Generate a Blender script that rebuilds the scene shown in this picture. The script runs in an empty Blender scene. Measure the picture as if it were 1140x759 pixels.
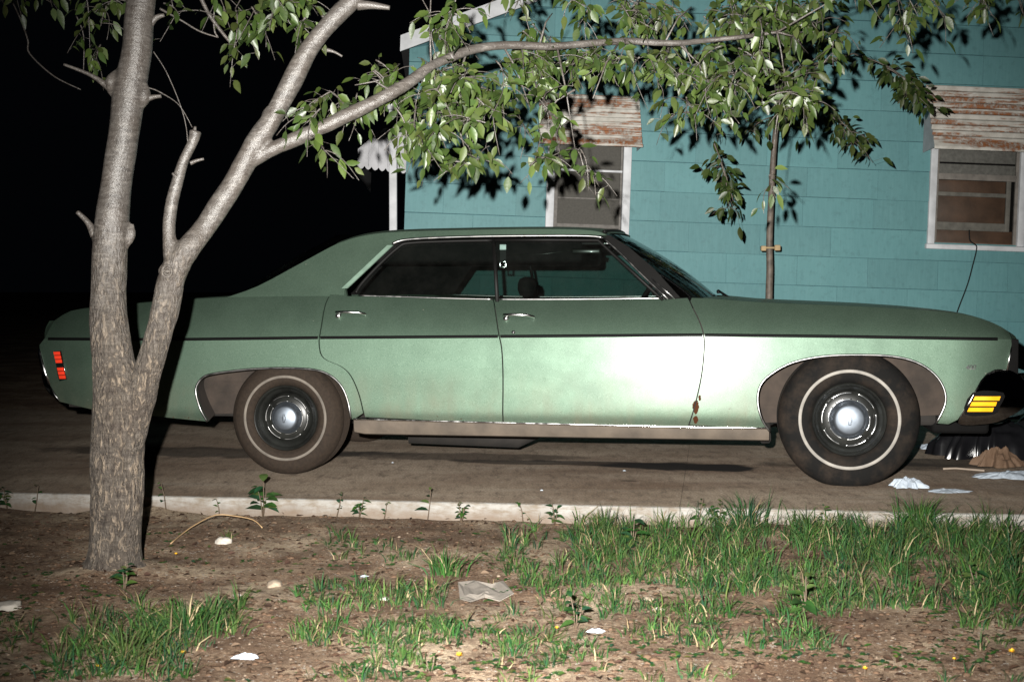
import bpy, bmesh, math, random
from mathutils import Vector, Matrix, noise
from mathutils.geometry import delaunay_2d_cdt
random.seed(7)
R = math.radians
S = bpy.context.scene
COL = S.collection
PI = math.pi

# ------------------------------------------------------------------ camera numbers
H = 1.05; PITCH = math.atan(61.5/1583.3); FPX = 1583.33
def ray(x, y):
    a = (x-570)/FPX; b = -(y-379.5)/FPX
    return Vector((a, math.cos(PITCH)+b*math.sin(PITCH), -math.sin(PITCH)+b*math.cos(PITCH)))
CAMP = Vector((0, 0, H))
def on_ground(x, y, z=0.0):
    d = ray(x, y); return CAMP + d*((z-H)/d.z)
def at_depth(x, y, Y):
    d = ray(x, y); return CAMP + d*(Y/d.y)
def lerp(a, b, t): return a+(b-a)*t
def interp(x, tab):
    if x <= tab[0][0]: return tab[0][1]
    for (x0, y0), (x1, y1) in zip(tab, tab[1:]):
        if x <= x1: return y0+(y1-y0)*(x-x0)/(x1-x0)
    return tab[-1][1]
def sinterp(x, tab):      # smooth (Catmull) interpolation
    n = len(tab)
    if x <= tab[0][0]: return tab[0][1]
    if x >= tab[-1][0]: return tab[-1][1]
    for i in range(n-1):
        if x <= tab[i+1][0]:
            x0, y0 = tab[i]; x1, y1 = tab[i+1]
            m0 = (tab[i+1][1]-tab[i-1][1])/(tab[i+1][0]-tab[i-1][0]) if i > 0 else (y1-y0)/(x1-x0)
            m1 = (tab[i+2][1]-y0)/(tab[i+2][0]-x0) if i+2 < n else (y1-y0)/(x1-x0)
            h = x1-x0; t = (x-x0)/h
            return (2*t**3-3*t*t+1)*y0+(t**3-2*t*t+t)*h*m0+(-2*t**3+3*t*t)*y1+(t**3-t*t)*h*m1
def smooth_poly(pts, n=4, closed=False):
    out = []; L = len(pts)
    rng = range(L) if closed else range(L-1)
    for i in rng:
        p0 = pts[(i-1) % L] if (closed or i > 0) else pts[i]
        p1 = pts[i]; p2 = pts[(i+1) % L]
        p3 = pts[(i+2) % L] if (closed or i+2 < L) else p2
        for k in range(n):
            t = k/n
            out.append(tuple(0.5*((2*b)+(-a+c)*t+(2*a-5*b+4*c-d)*t*t+(-a+3*b-3*c+d)*t**3) for a, b, c, d in zip(p0, p1, p2, p3)))
    if not closed: out.append(tuple(pts[-1]))
    return out

# ------------------------------------------------------------------ object helpers
def tag(o, label=None, cat=None, group=None, kind=None):
    if label: o['label'] = label
    if cat: o['category'] = cat
    if group: o['group'] = group
    if kind: o['kind'] = kind
    return o
def empty(name, loc=(0, 0, 0), rot=(0, 0, 0)):
    o = bpy.data.objects.new(name, None); COL.objects.link(o)
    o.location = loc; o.rotation_euler = rot; o.empty_display_size = .1
    return o
def mesh_obj(name, verts, faces, mat, parent=None, smooth=True, colors=None, mats=None, fmat=None):
    me = bpy.data.meshes.new(name); me.from_pydata([tuple(v) for v in verts], [], faces)
    if smooth: me.polygons.foreach_set('use_smooth', [True]*len(me.polygons))
    if colors:
        ca = me.color_attributes.new('col', 'FLOAT_COLOR', 'POINT')
        flat = []
        for c in colors: flat += [c[0], c[1], c[2], 1.0]
        ca.data.foreach_set('color', flat)
    for m in (mats or [mat]): me.materials.append(m)
    if fmat: me.polygons.foreach_set('material_index', fmat)
    me.update()
    o = bpy.data.objects.new(name, me); COL.objects.link(o)
    if parent: o.parent = parent
    return o
class MB:
    def __init__(s): s.v = []; s.f = []; s.c = []; s.m = []
    def add(s, v, f, c=None, m=0):
        b = len(s.v); s.v += [Vector(q) for q in v]; s.f += [tuple(i+b for i in q) for q in f]
        s.m += [m]*len(f)
        s.c += [c or (1, 1, 1)]*len(v)
    def box(s, lo, hi, bev=0.0, M=None, m=0):
        bm = bmesh.new(); bmesh.ops.create_cube(bm, size=1)
        sz = [hi[i]-lo[i] for i in range(3)]; ce = [(hi[i]+lo[i])/2 for i in range(3)]
        bmesh.ops.scale(bm, vec=sz, verts=bm.verts); bmesh.ops.translate(bm, vec=ce, verts=bm.verts)
        if bev > 0: bmesh.ops.bevel(bm, geom=bm.edges[:], offset=bev, segments=2, affect='EDGES', profile=.5)
        if M: bmesh.ops.transform(bm, matrix=M, verts=bm.verts)
        bm.verts.index_update()
        s.add([v.co.copy() for v in bm.verts], [[v.index for v in f.verts] for f in bm.faces], m=m); bm.free()
    def tube(s, pts, rad, n=8, c=None, cap=True, m=0, flat=None):
        pts = [Vector(p) for p in pts]; k = len(pts)
        if not hasattr(rad, '__len__'): rad = [rad]*k
        up = Vector((0, 0, 1)); V = []; F = []
        t0 = (pts[1]-pts[0]).normalized()
        nx = t0.cross(up); nx = nx.normalized() if nx.length > .05 else t0.cross(Vector((0, 1, 0))).normalized()
        for i, p in enumerate(pts):
            t = (pts[min(i+1, k-1)]-pts[max(i-1, 0)])
            t = t.normalized() if t.length > 1e-9 else t0
            nx = (nx-t*nx.dot(t)).normalized(); ny = t.cross(nx)
            for j in range(n):
                a = 2*PI*j/n
                V.append(p+(nx*math.cos(a)+ny*math.sin(a)*(flat or 1))*rad[i])
        for i in range(k-1):
            for j in range(n):
                a = i*n+j; b = i*n+(j+1) % n
                F.append((a, b, b+n, a+n))
        if cap: F.append(tuple(range(n))[::-1]); F.append(tuple((k-1)*n+j for j in range(n)))
        s.add(V, F, c, m)
    def lathe(s, prof, center=(0, 0, 0), n=64, m=0, zmin=None):   # axis = local y, profile (r, y)
        V = []; F = []; k = len(prof)
        for j in range(n):
            a = 2*PI*j/n
            for r, y in prof:
                V.append(Vector((center[0]+r*math.cos(a), center[1]+y, center[2]+r*math.sin(a))))
        for j in range(n):
            for i in range(k-1):
                a = j*k+i; b = ((j+1) % n)*k+i
                F.append((a, a+1, b+1, b))
        if zmin is not None:
            for v in V:
                if v.z < zmin:
                    v.z = zmin
        s.add(V, F, m=m)
    def build(s, name, mat, parent=None, smooth=True, mats=None):
        return mesh_obj(name, s.v, s.f, mat, parent, smooth, s.c if any(c != (1, 1, 1) for c in s.c) else None, mats, s.m if mats else None)
def shade_auto(o, ang=35):
    me = o.data
    bm = bmesh.new(); bm.from_mesh(me)
    bmesh.ops.recalc_face_normals(bm, faces=bm.faces)
    for e in bm.edges:
        if len(e.link_faces) == 2 and e.calc_face_angle(0) > R(ang): e.smooth = False
    bm.to_mesh(me); bm.free(); return o

# ------------------------------------------------------------------ materials
def mat(name):
    m = bpy.data.materials.new(name); m.use_nodes = True
    nt = m.node_tree; b = nt.nodes['Principled BSDF']
    return m, nt, b
def N(nt, typ, **kw):
    n = nt.nodes.new(typ)
    for k, v in kw.items():
        if k.startswith('_'): n.inputs[k[1:].replace('_', ' ')].default_value = v
        else: setattr(n, k, v)
    return n
def L(nt, a, b): nt.links.new(a, b)
def coords(nt, scale=(1, 1, 1), rot=(0, 0, 0), loc=(0, 0, 0), kind='Object'):
    tc = N(nt, 'ShaderNodeTexCoord'); mp = N(nt, 'ShaderNodeMapping')
    mp.inputs['Scale'].default_value = scale; mp.inputs['Rotation'].default_value = rot; mp.inputs['Location'].default_value = loc
    L(nt, tc.outputs[kind], mp.inputs['Vector']); return mp.outputs['Vector']
def nz(nt, vec, scale, detail=4, rough=.55, dist=0):
    n = N(nt, 'ShaderNodeTexNoise'); n.inputs['Scale'].default_value = scale; n.inputs['Detail'].default_value = detail
    n.inputs['Roughness'].default_value = rough; n.inputs['Distortion'].default_value = dist
    L(nt, vec, n.inputs['Vector']); return n.outputs['Fac']
def ramp(nt, fac, stops, interp_='LINEAR'):
    r = N(nt, 'ShaderNodeValToRGB'); r.color_ramp.interpolation = interp_
    els = r.color_ramp.elements
    while len(els) < len(stops): els.new(0.5)
    for e, (p, c) in zip(els, stops):
        e.position = p; e.color = (c[0], c[1], c[2], 1) if hasattr(c, '__len__') else (c, c, c, 1)
    L(nt, fac, r.inputs['Fac']); return r.outputs['Color']
def mix(nt, fac, a, b, mode='MIX'):
    m = N(nt, 'ShaderNodeMix', data_type='RGBA', blend_type=mode)
    for i, v in ((0, fac), (6, a), (7, b)):
        if hasattr(v, 'links'): L(nt, v, m.inputs[i])
        elif i == 0: m.inputs[0].default_value = v
        else: m.inputs[i].default_value = (v[0], v[1], v[2], 1)
    return m.outputs[2]
def mth(nt, op, a, b=None, clamp=False):
    m = N(nt, 'ShaderNodeMath', operation=op, use_clamp=clamp)
    for i, v in enumerate((a, b)):
        if v is None: continue
        if hasattr(v, 'links'): L(nt, v, m.inputs[i])
        else: m.inputs[i].default_value = v
    return m.outputs[0]
def bump(nt, b, h, strength, dist=.01, prev=None):
    n = N(nt, 'ShaderNodeBump'); n.inputs['Strength'].default_value = strength; n.inputs['Distance'].default_value = dist
    L(nt, h, n.inputs['Height'])
    if prev: L(nt, prev, n.inputs['Normal'])
    if b: L(nt, n.outputs['Normal'], b.inputs['Normal'])
    return n.outputs['Normal']
def simple(name, col, rough=.6, metal=0.0, var=.25, scale=12, bmp=0.0, spec=None, coat=0):
    m, nt, b = mat(name)
    v = coords(nt); n = nz(nt, v, scale, 5)
    dk = tuple(c*(1-var) for c in col); lt = tuple(min(1, c*(1+var)) for c in col)
    L(nt, ramp(nt, n, [(.3, dk), (.7, lt)]), b.inputs['Base Color'])
    b.inputs['Roughness'].default_value = rough; b.inputs['Metallic'].default_value = metal
    if spec is not None: b.inputs['Specular IOR Level'].default_value = spec
    if coat: b.inputs['Coat Weight'].default_value = coat
    if bmp: bump(nt, b, nz(nt, v, scale*4, 4), bmp, .004)
    return m
M = {}
def paint():
    m, nt, b = mat('green_metallic_paint')
    v = coords(nt)
    base = ramp(nt, nz(nt, v, 2.2, 4), [(.3, (.060, .098, .070)), (.7, (.074, .116, .084))])
    fl = N(nt, 'ShaderNodeTexNoise'); fl.inputs['Scale'].default_value = 420; L(nt, v, fl.inputs['Vector'])
    base = mix(nt, ramp(nt, fl.outputs['Fac'], [(.42, 0), (.66, .9)]), base, (.12, .172, .132))
    # dirt film heavier low down on the sills, drawn out along runs
    sx = N(nt, 'ShaderNodeSeparateXYZ'); L(nt, v, sx.inputs[0])
    low = N(nt, 'ShaderNodeMapRange'); L(nt, sx.outputs['Z'], low.inputs[0])
    low.inputs[1].default_value = .62; low.inputs[2].default_value = .30; low.inputs[3].default_value = 0; low.inputs[4].default_value = 1
    st = nz(nt, coords(nt, (14, 14, 1.6)), 1.0, 4); pn = nz(nt, v, 5, 5)
    dirt = mth(nt, 'MULTIPLY', mth(nt, 'MULTIPLY', low.outputs[0], ramp(nt, pn, [(.35, .15), (.7, 1)])), ramp(nt, st, [(.3, .2), (.7, .75)]))
    base = mix(nt, dirt, base, (.10, .08, .05))
    # rust patch at the front edge of the door
    def patch(cx, cz, r, sc):
        d = N(nt, 'ShaderNodeVectorMath', operation='DISTANCE')
        c2 = N(nt, 'ShaderNodeCombineXYZ'); L(nt, mth(nt, 'MULTIPLY', sx.outputs['X'], 1.9), c2.inputs[0]); L(nt, sx.outputs['Z'], c2.inputs[2])
        L(nt, c2.outputs[0], d.inputs[0]); d.inputs[1].default_value = (cx*1.9, 0, cz)
        w = mth(nt, 'ADD', d.outputs['Value'], mth(nt, 'MULTIPLY', mth(nt, 'SUBTRACT', nz(nt, v, sc, 5), .5), r*2.4))
        return mth(nt, 'LESS_THAN', w, r)
    near = mth(nt, 'LESS_THAN', sx.outputs['Y'], .8)
    rust = mth(nt, 'MAXIMUM', mth(nt, 'MAXIMUM', patch(2.25, .41, .036, 26), patch(2.25, .345, .02, 45)), patch(2.27, .46, .012, 60))
    rust = mth(nt, 'MAXIMUM', rust, mth(nt, 'MULTIPLY', mth(nt, 'GREATER_THAN', nz(nt, v, 55, 3), .73), ramp(nt, low.outputs[0], [(.5, 0), (.9, 1)])))
    rust = mth(nt, 'MULTIPLY', rust, near)
    base = mix(nt, rust, base, (.045, .018, .009))
    scr = N(nt, 'ShaderNodeTexVoronoi'); scr.inputs['Scale'].default_value = 9; L(nt, coords(nt, (1, 1, 2.3), (0, .6, 0)), scr.inputs['Vector'])
    chips = mth(nt, 'MULTIPLY', mth(nt, 'LESS_THAN', scr.outputs['Distance'], .035), mth(nt, 'GREATER_THAN', nz(nt, v, 3, 2), .52))
    base = mix(nt, chips, base, (.3, .3, .25))
    L(nt, base, b.inputs['Base Color'])
    inv = mth(nt, 'SUBTRACT', .86, mth(nt, 'MULTIPLY', mth(nt, 'MAXIMUM', dirt, rust), .76))
    L(nt, inv, b.inputs['Metallic'])
    rr = ramp(nt, nz(nt, v, 7, 5), [(.3, .56), (.7, .62)])
    L(nt, rr, b.inputs['Roughness'])
    L(nt, mth(nt, 'MULTIPLY', mth(nt, 'SUBTRACT', 1.0, rust), .15), b.inputs['Coat Weight']); b.inputs['Coat Roughness'].default_value = .22
    L(nt, mth(nt, 'MULTIPLY', mth(nt, 'SUBTRACT', 1.0, rust), .35), b.inputs['Specular IOR Level'])
    n0 = bump(nt, None, nz(nt, v, 1.7, 2), .4, .012)
    n1 = bump(nt, None, nz(nt, v, 6, 3), .15, .004, n0)
    bump(nt, b, fl.outputs['Fac'], .08, .0015, n1)
    return m
def chrome(name='chrome', rough=.12, col=(.62, .62, .62), dirt=.35):
    m, nt, b = mat(name); v = coords(nt)
    n = nz(nt, v, 18, 6)
    L(nt, mix(nt, ramp(nt, n, [(.5, 0), (.75, dirt)]), col, (.12, .10, .08)), b.inputs['Base Color'])
    L(nt, ramp(nt, n, [(.45, rough), (.75, rough+.3)]), b.inputs['Roughness'])
    b.inputs['Metallic'].default_value = 1
    if dirt > 0: bump(nt, b, nz(nt, v, 25, 2), .12, .002)
    else:
        for l_ in list(b.inputs['Roughness'].links): nt.links.remove(l_)
        b.inputs['Roughness'].default_value = rough
    return m
def concrete():
    m, nt, b = mat('driveway_concrete')
    rot = R(8.2)
    v = coords(nt, (1, 1, 1), (0, 0, rot)); vs = coords(nt, (.5, 1.1, 1), (0, 0, rot))
    a = ramp(nt, nz(nt, v, 1.4, 6), [(.3, (.42, .325, .24)), (.7, (.62, .50, .385))])
    s = nz(nt, vs, 1.5, 6, .6)
    a = mix(nt, ramp(nt, s, [(.42, 0), (.66, .75)]), a, (.23, .145, .095))
    a = mix(nt, ramp(nt, nz(nt, coords(nt, (.3, 1.6, 1), (0, 0, rot), (3, 1, 0)), 2.2, 5), [(.58, 0), (.7, .5)]), a, (.56, .49, .41))
    f = nz(nt, v, 90, 6, .7)
    gm_ = nz(nt, coords(nt, (16, 4.5, 1), (0, 0, rot)), 1.0, 8, .78)
    a = mix(nt, ramp(nt, gm_, [(.36, .75), (.5, 0)]), a, (.16, .12, .09))
    a = mix(nt, ramp(nt, gm_, [(.56, 0), (.68, .5)]), a, (.66, .58, .49))
    a = mix(nt, ramp(nt, f, [(.35, .75), (.6, 0)]), a, (.10, .078, .06))
    vor = N(nt, 'ShaderNodeTexVoronoi'); vor.inputs['Scale'].default_value = 55; L(nt, v, vor.inputs['Vector'])
    a = mix(nt, mth(nt, 'MULTIPLY', mth(nt, 'LESS_THAN', vor.outputs['Distance'], .12), mth(nt, 'GREATER_THAN', nz(nt, v, 9, 2), .5)), a, (.32, .28, .24))
    # oil stains: elongated along the drive
    tc = N(nt, 'ShaderNodeTexCoord')
    def stain(px, py, rx, ry, amt):
        nonlocal a
        p = on_ground(px, py)
        mp = N(nt, 'ShaderNodeMapping', vector_type='TEXTURE'); mp.inputs['Location'].default_value = p
        mp.inputs['Rotation'].default_value = (0, 0, -rot); mp.inputs['Scale'].default_value = (rx, ry, 1)
        L(nt, tc.outputs['Object'], mp.inputs['Vector'])
        ln = N(nt, 'ShaderNodeVectorMath', operation='LENGTH'); L(nt, mp.outputs[0], ln.inputs[0])
        w = mth(nt, 'ADD', ln.outputs['Value'], mth(nt, 'MULTIPLY', mth(nt, 'SUBTRACT', nz(nt, v, 5, 5), .5), 1.1))
        a = mix(nt, ramp(nt, w, [(.72, amt), (.98, 0)]), a, (.012, .010, .009))
    stain(755, 519, .5, .22, .98); stain(630, 515, .8, .13, .75); stain(802, 520.5, .24, .2, .98); stain(240, 503, 1.3, .3, .7)
    stain(960, 518, .6, .25, .6); stain(500, 508, 1.0, .22, .6); stain(700, 535, .05, .03, .6); stain(1050, 515, .5, .25, .7)
    # joints across the slab
    L(nt, a, b.inputs['Base Color']); b.inputs['Roughness'].default_value = .85
    b.inputs['Specular IOR Level'].default_value = .25
    n1 = bump(nt, None, f, .5, .004)
    bump(nt, b, nz(nt, v, 12, 5), .35, .01, n1)
    return m
def edge_concrete():
    m, nt, b = mat('slab_edge_concrete'); v = coords(nt)
    a = ramp(nt, nz(nt, v, 6, 6), [(.3, (.19, .18, .165)), (.7, (.28, .27, .255))])
    a = mix(nt, ramp(nt, nz(nt, coords(nt, (1, 1, 3)), 14, 6, .7), [(.42, 0), (.66, .85)]), a, (.13, .10, .07))
    sx = N(nt, 'ShaderNodeSeparateXYZ'); L(nt, v, sx.inputs[0])
    w_ = mth(nt, 'ADD', mth(nt, 'MULTIPLY', sx.outputs['Z'], -14), mth(nt, 'MULTIPLY', nz(nt, coords(nt, (1, 1, .3)), 5, 6, .7), 1.5))
    mr = N(nt, 'ShaderNodeMapRange'); L(nt, w_, mr.inputs[0]); mr.inputs[1].default_value = 1.1; mr.inputs[2].default_value = 1.8
    a = mix(nt, mth(nt, 'MULTIPLY', mr.outputs[0], .75), a, (.12, .085, .06))
    L(nt, a, b.inputs['Base Color']); b.inputs['Roughness'].default_value = .9
    bump(nt, b, nz(nt, v, 60, 5), .5, .006); return m
def soil():
    m, nt, b = mat('bare_soil'); v = coords(nt)
    n = nz(nt, v, 1.6, 7, .62)
    a = ramp(nt, n, [(.36, (.16, .10, .064)), (.5, (.27, .19, .128)), (.60, (.46, .36, .255))])
    f = nz(nt, v, 45, 7, .72)
    a = mix(nt, ramp(nt, f, [(.38, .7), (.55, 0)]), a, (.085, .048, .032))
    a = mix(nt, ramp(nt, nz(nt, coords(nt, loc=(5, 3, 0)), 90, 5, .7), [(.56, 0), (.7, .8)]), a, (.62, .5, .38))
    md = nz(nt, coords(nt, (1, .6, 1), loc=(2, 7, 0)), 9, 6, .7)
    a = mix(nt, ramp(nt, md, [(.36, .65), (.5, 0)]), a, (.095, .055, .036))
    vor = N(nt, 'ShaderNodeTexVoronoi'); vor.inputs['Scale'].default_value = 60; L(nt, v, vor.inputs['Vector'])
    peb = mth(nt, 'MULTIPLY', mth(nt, 'LESS_THAN', vor.outputs['Distance'], .26), mth(nt, 'GREATER_THAN', nz(nt, v, 22, 2), .56))
    a = mix(nt, peb, a, mix(nt, .5, vor.outputs['Distance'], (.5, .42, .33), 'ADD'))
    L(nt, a, b.inputs['Base Color']); b.inputs['Roughness'].default_value = .95; b.inputs['Specular IOR Level'].default_value = .15
    n1 = bump(nt, None, f, .9, .02)
    bump(nt, b, nz(nt, v, 160, 4), .6, .006, n1)
    return m
def bark():
    m, nt, b = mat('cherry_bark'); v = coords(nt)
    lent = nz(nt, coords(nt, (13, 13, 60)), 1.0, 6, .7, .9)
    a = ramp(nt, lent, [(.3, (.034, .029, .026)), (.55, (.080, .072, .065)), (.72, (.145, .132, .12))])
    a = mix(nt, ramp(nt, nz(nt, v, 9, 4), [(.4, 0), (.7, .5)]), a, (.045, .034, .027))
    # flaky lower trunk: pale vertical flecks, fading out above 1.1 m
    sx = N(nt, 'ShaderNodeSeparateXYZ'); L(nt, v, sx.inputs[0])
    low = N(nt, 'ShaderNodeMapRange'); L(nt, sx.outputs['Z'], low.inputs[0])
    low.inputs[1].default_value = 1.35; low.inputs[2].default_value = .75; low.inputs[3].default_value = 0; low.inputs[4].default_value = 1
    fl = nz(nt, coords(nt, (62, 62, 22)), 1.0, 4, .6, 1.2)
    fleck = mth(nt, 'MULTIPLY', ramp(nt, fl, [(.54, 0), (.60, 1)]), low.outputs[0])
    a = mix(nt, fleck, a, (.175, .15, .125))
    dk = mth(nt, 'MULTIPLY', ramp(nt, nz(nt, coords(nt, (45, 45, 18), loc=(4, 4, 4)), 1, 6, .7), [(.36, .7), (.5, 0)]), low.outputs[0])
    a = mix(nt, dk, a, (.018, .012, .009))
    a = mix(nt, low.outputs[0], a, mix(nt, 1.0, a, (1.0, .91, .80), 'MULTIPLY'))
    # split bark running down the right-hand stem
    L(nt, a, b.inputs['Base Color'])
    rr = N(nt, 'ShaderNodeMapRange'); L(nt, low.outputs[0], rr.inputs[0]); rr.inputs[3].default_value = .36; rr.inputs[4].default_value = .72
    L(nt, rr.outputs[0], b.inputs['Roughness'])
    n1 = bump(nt, None, lent, .35, .006)
    n2 = bump(nt, None, mth(nt, 'MULTIPLY', fl, low.outputs[0]), 1.0, .035, n1)
    n3 = bump(nt, None, nz(nt, v, 26, 6, .7), .5, .012, n2)
    bump(nt, b, nz(nt, v, 120, 4), .4, .005, n3)
    return m
def leafmat(name, rough=.38, trans=.25):
    m, nt, b = mat(name)
    at = N(nt, 'ShaderNodeVertexColor', layer_name='col')
    g = N(nt, 'ShaderNodeNewGeometry')
    v = coords(nt)
    if rough < .6:
        c = mix(nt, ramp(nt, nz(nt, v, 40, 3), [(.3, 0), (.7, .25)]), at.outputs['Color'], (.08, .10, .025))
        c = mix(nt, mth(nt, 'MULTIPLY', g.outputs['Backfacing'], .35), c, (.11, .15, .07))
    else:
        c = mix(nt, ramp(nt, nz(nt, v, 40, 3), [(.3, 0), (.7, .4)]), at.outputs['Color'], (.3, .3, .3), 'MULTIPLY')
    L(nt, c, b.inputs['Base Color']); b.inputs['Roughness'].default_value = rough
    b.inputs['Specular IOR Level'].default_value = .45 if rough < .6 else .15
    bump(nt, b, nz(nt, v, 130, 2), .2, .003)
    tr = N(nt, 'ShaderNodeBsdfTranslucent'); L(nt, c, tr.inputs['Color'])
    mx = N(nt, 'ShaderNodeMixShader'); mx.inputs[0].default_value = trans
    L(nt, b.outputs[0], mx.inputs[1]); L(nt, tr.outputs[0], mx.inputs[2])
    L(nt, mx.outputs[0], nt.nodes['Material Output'].inputs['Surface'])
    return m
def glass(name, tint=(.62, .72, .68)):
    m, nt, b = mat(name)
    nt.nodes.remove(b)
    fr = N(nt, 'ShaderNodeFresnel'); fr.inputs[0].default_value = 1.5
    t = N(nt, 'ShaderNodeBsdfTransparent'); t.inputs[0].default_value = (*tint, 1)
    g = N(nt, 'ShaderNodeBsdfGlossy'); g.inputs['Roughness'].default_value = .03
    d = N(nt, 'ShaderNodeBsdfDiffuse'); d.inputs[0].default_value = (.35, .33, .3, 1)
    v = coords(nt)
    m1 = N(nt, 'ShaderNodeMixShader'); L(nt, fr.outputs[0], m1.inputs[0]); L(nt, t.outputs[0], m1.inputs[1]); L(nt, g.outputs[0], m1.inputs[2])
    m2 = N(nt, 'ShaderNodeMixShader'); L(nt, ramp(nt, nz(nt, v, 6, 6, .7), [(.4, .002), (.8, .012)]), m2.inputs[0])
    L(nt, m1.outputs[0], m2.inputs[1]); L(nt, d.outputs[0], m2.inputs[2])
    L(nt, m2.outputs[0], nt.nodes['Material Output'].inputs['Surface'])
    return m
def teal():
    m, nt, b = mat('teal_shingle_paint'); v = coords(nt)
    a = ramp(nt, nz(nt, v, 1.3, 5), [(.3, (.074, .198, .212)), (.7, (.095, .236, .246))])
    tc = N(nt, 'ShaderNodeVertexColor', layer_name='col')
    a = mix(nt, 1.0, a, tc.outputs['Color'], 'MULTIPLY')
    a = mix(nt, ramp(nt, nz(nt, coords(nt, (60, 60, 5)), 1, 4), [(.4, 0), (.75, .22)]), a, (.14, .30, .32))
    a = mix(nt, ramp(nt, nz(nt, v, 18, 6, .7), [(.52, 0), (.74, .5)]), a, (.05, .13, .14))
    L(nt, a, b.inputs['Base Color']); b.inputs['Roughness'].default_value = .62
    n1 = bump(nt, None, nz(nt, coords(nt, (90, 90, 6)), 1, 3), .15, .003)
    bump(nt, b, nz(nt, v, 5, 3), .25, .012, n1)
    return m
def rusty():
    m, nt, b = mat('rusty_white_awning'); v = coords(nt)
    n = nz(nt, coords(nt, (1.4, 14, 14)), 1.0, 6, .65)
    r = ramp(nt, n, [(.48, 0), (.53, .9), (.60, 1)])
    f = nz(nt, coords(nt, (30, 30, 30)), 1, 5, .7)
    r2 = mth(nt, 'MULTIPLY', r, ramp(nt, f, [(.36, .25), (.55, 1)]))
    a = mix(nt, r2, ramp(nt, nz(nt, v, 14, 5), [(.3, (.36, .34, .30)), (.7, (.52, .50, .46))]), ramp(nt, f, [(.35, (.07, .028, .012)), (.65, (.26, .09, .026))]))
    L(nt, a, b.inputs['Base Color']); b.inputs['Roughness'].default_value = .7
    bump(nt, b, f, .4, .004); return m
def tyre(name, dust):
    m, nt, b = mat(name); v = coords(nt)
    n = nz(nt, v, 7, 6, .65); f = nz(nt, v, 60, 5, .7)
    d = mth(nt, 'MULTIPLY', ramp(nt, n, [(.5-dust*.35, 0), (.78-dust*.3, 1)]), ramp(nt, f, [(.3, .55), (.6, 1)]))
    a = mix(nt, d, (.0045, .0042, .004), (.026, .0185, .0135))
    L(nt, a, b.inputs['Base Color']); b.inputs['Roughness'].default_value = .85; b.inputs['Specular IOR Level'].default_value = .15
    bump(nt, b, f, .35, .003); return m
M['paint'] = paint()
M['chrome'] = chrome()
M['bumper_chrome'] = chrome('bumper_chrome', .05, (.32, .32, .33), .0)
M['pale_trim'] = simple('pale_pillar_trim', (.13, .19, .15), .35, var=.2)
M['chrome_dull'] = chrome('dull_chrome', .3, (.24, .24, .24), .6)
M['stripe'] = simple('black_stripe_vinyl', (.002, .002, .002), .6, spec=.1)
M['black'] = simple('black_interior', (.0022, .002, .002), .85, spec=.15)
M['seat'] = simple('dark_vinyl', (.003, .003, .003), .65, spec=.2)
M['liner'] = simple('dusty_wheel_well', (.030, .021, .0155), .9, var=.4, scale=9, bmp=.8)
M['under'] = simple('underbody_grime', (.010, .008, .0065), .9, var=.4)
M['rocker'] = simple('dirty_rocker', (.070, .054, .040), .75, var=.35, scale=7, bmp=.5)
M['rubber'] = simple('black_rubber', (.003, .0028, .0026), .6, spec=.2)
M['tyreF'] = tyre('tyre_rubber_front', .18); M['tyreR'] = tyre('tyre_rubber_dusty', 1.15)
M['ww'] = simple('whitewall_rubber', (.20, .185, .165), .7, var=.3, scale=14, bmp=.2)
M['ww_dirty'] = simple('dirty_whitewall', (.105, .09, .075), .8, var=.35, scale=12)
M['rim'] = simple('black_steel_rim', (.010, .0105, .0095), .34, var=.5, scale=10, coat=.25, spec=.3)
M['cap'] = simple('brushed_cap', (.19, .215, .25), .52, 1.0, var=.15, scale=20)
M['glass'] = glass('tinted_car_glass', (.52, .60, .57))
M['amber'] = simple('amber_lens', (.95, .42, .01), .25, var=.15, coat=1)
M['red'] = simple('red_lens', (.85, .05, .02), .3, var=.15, coat=1)
M['concrete'] = concrete(); M['edge'] = edge_concrete(); M['soil'] = soil()
M['bark'] = bark(); M['leaf'] = leafmat('leaf', .42, .2); M['grass'] = leafmat('grass_blade', .75, .3)
M['teal'] = teal(); M['rusty'] = rusty()
M['white'] = simple('white_painted_wood', (.50, .51, .53), .6, var=.18, scale=9, bmp=.3)
M['alu'] = simple('white_metal_awning', (.34, .34, .36), .5, var=.18, scale=10)
M['dark_wood'] = simple('brown_board', (.075, .038, .022), .6, var=.4, scale=6, bmp=.3)
M['grey_blind'] = simple('grey_blind', (.14, .13, .12), .8, var=.25, scale=30, bmp=.3)
M['screen'] = simple('window_screen', (.062, .058, .050), .8, var=.18, scale=60, bmp=.4)
M['roofing'] = simple('asphalt_shingles', (.05, .05, .052), .9, var=.3)
M['lamp_glass'] = simple('headlamp_glass', (.5, .5, .5), .1, var=.1)

# ------------------------------------------------------------------ world, camera, flash
w = bpy.data.worlds.new('World'); S.world = w; w.use_nodes = True
bg = w.node_tree.nodes['Background']; bg.inputs[0].default_value = (.55, .7, 1, 1); bg.inputs[1].default_value = .0012
cd = bpy.data.cameras.new('camera'); cam = bpy.data.objects.new('camera', cd); COL.objects.link(cam)
cam.location = CAMP; cam.rotation_euler = (PI/2-PITCH, 0, 0)
cd.sensor_width = 36; cd.lens = 50; cd.clip_start = .05; cd.clip_end = 500
cd.dof.use_dof = True; cd.dof.focus_distance = 7.9; cd.dof.aperture_fstop = 9
S.camera = cam
ld = bpy.data.lights.new('camera_flash', 'SPOT'); fl = bpy.data.objects.new('camera_flash', ld); COL.objects.link(fl)
fl.location = (-.135, 0, H+.135)
tgt = at_depth(640, 400, 9)
fl.rotation_euler = (tgt-fl.location).to_track_quat('-Z', 'Y').to_euler()
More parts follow.
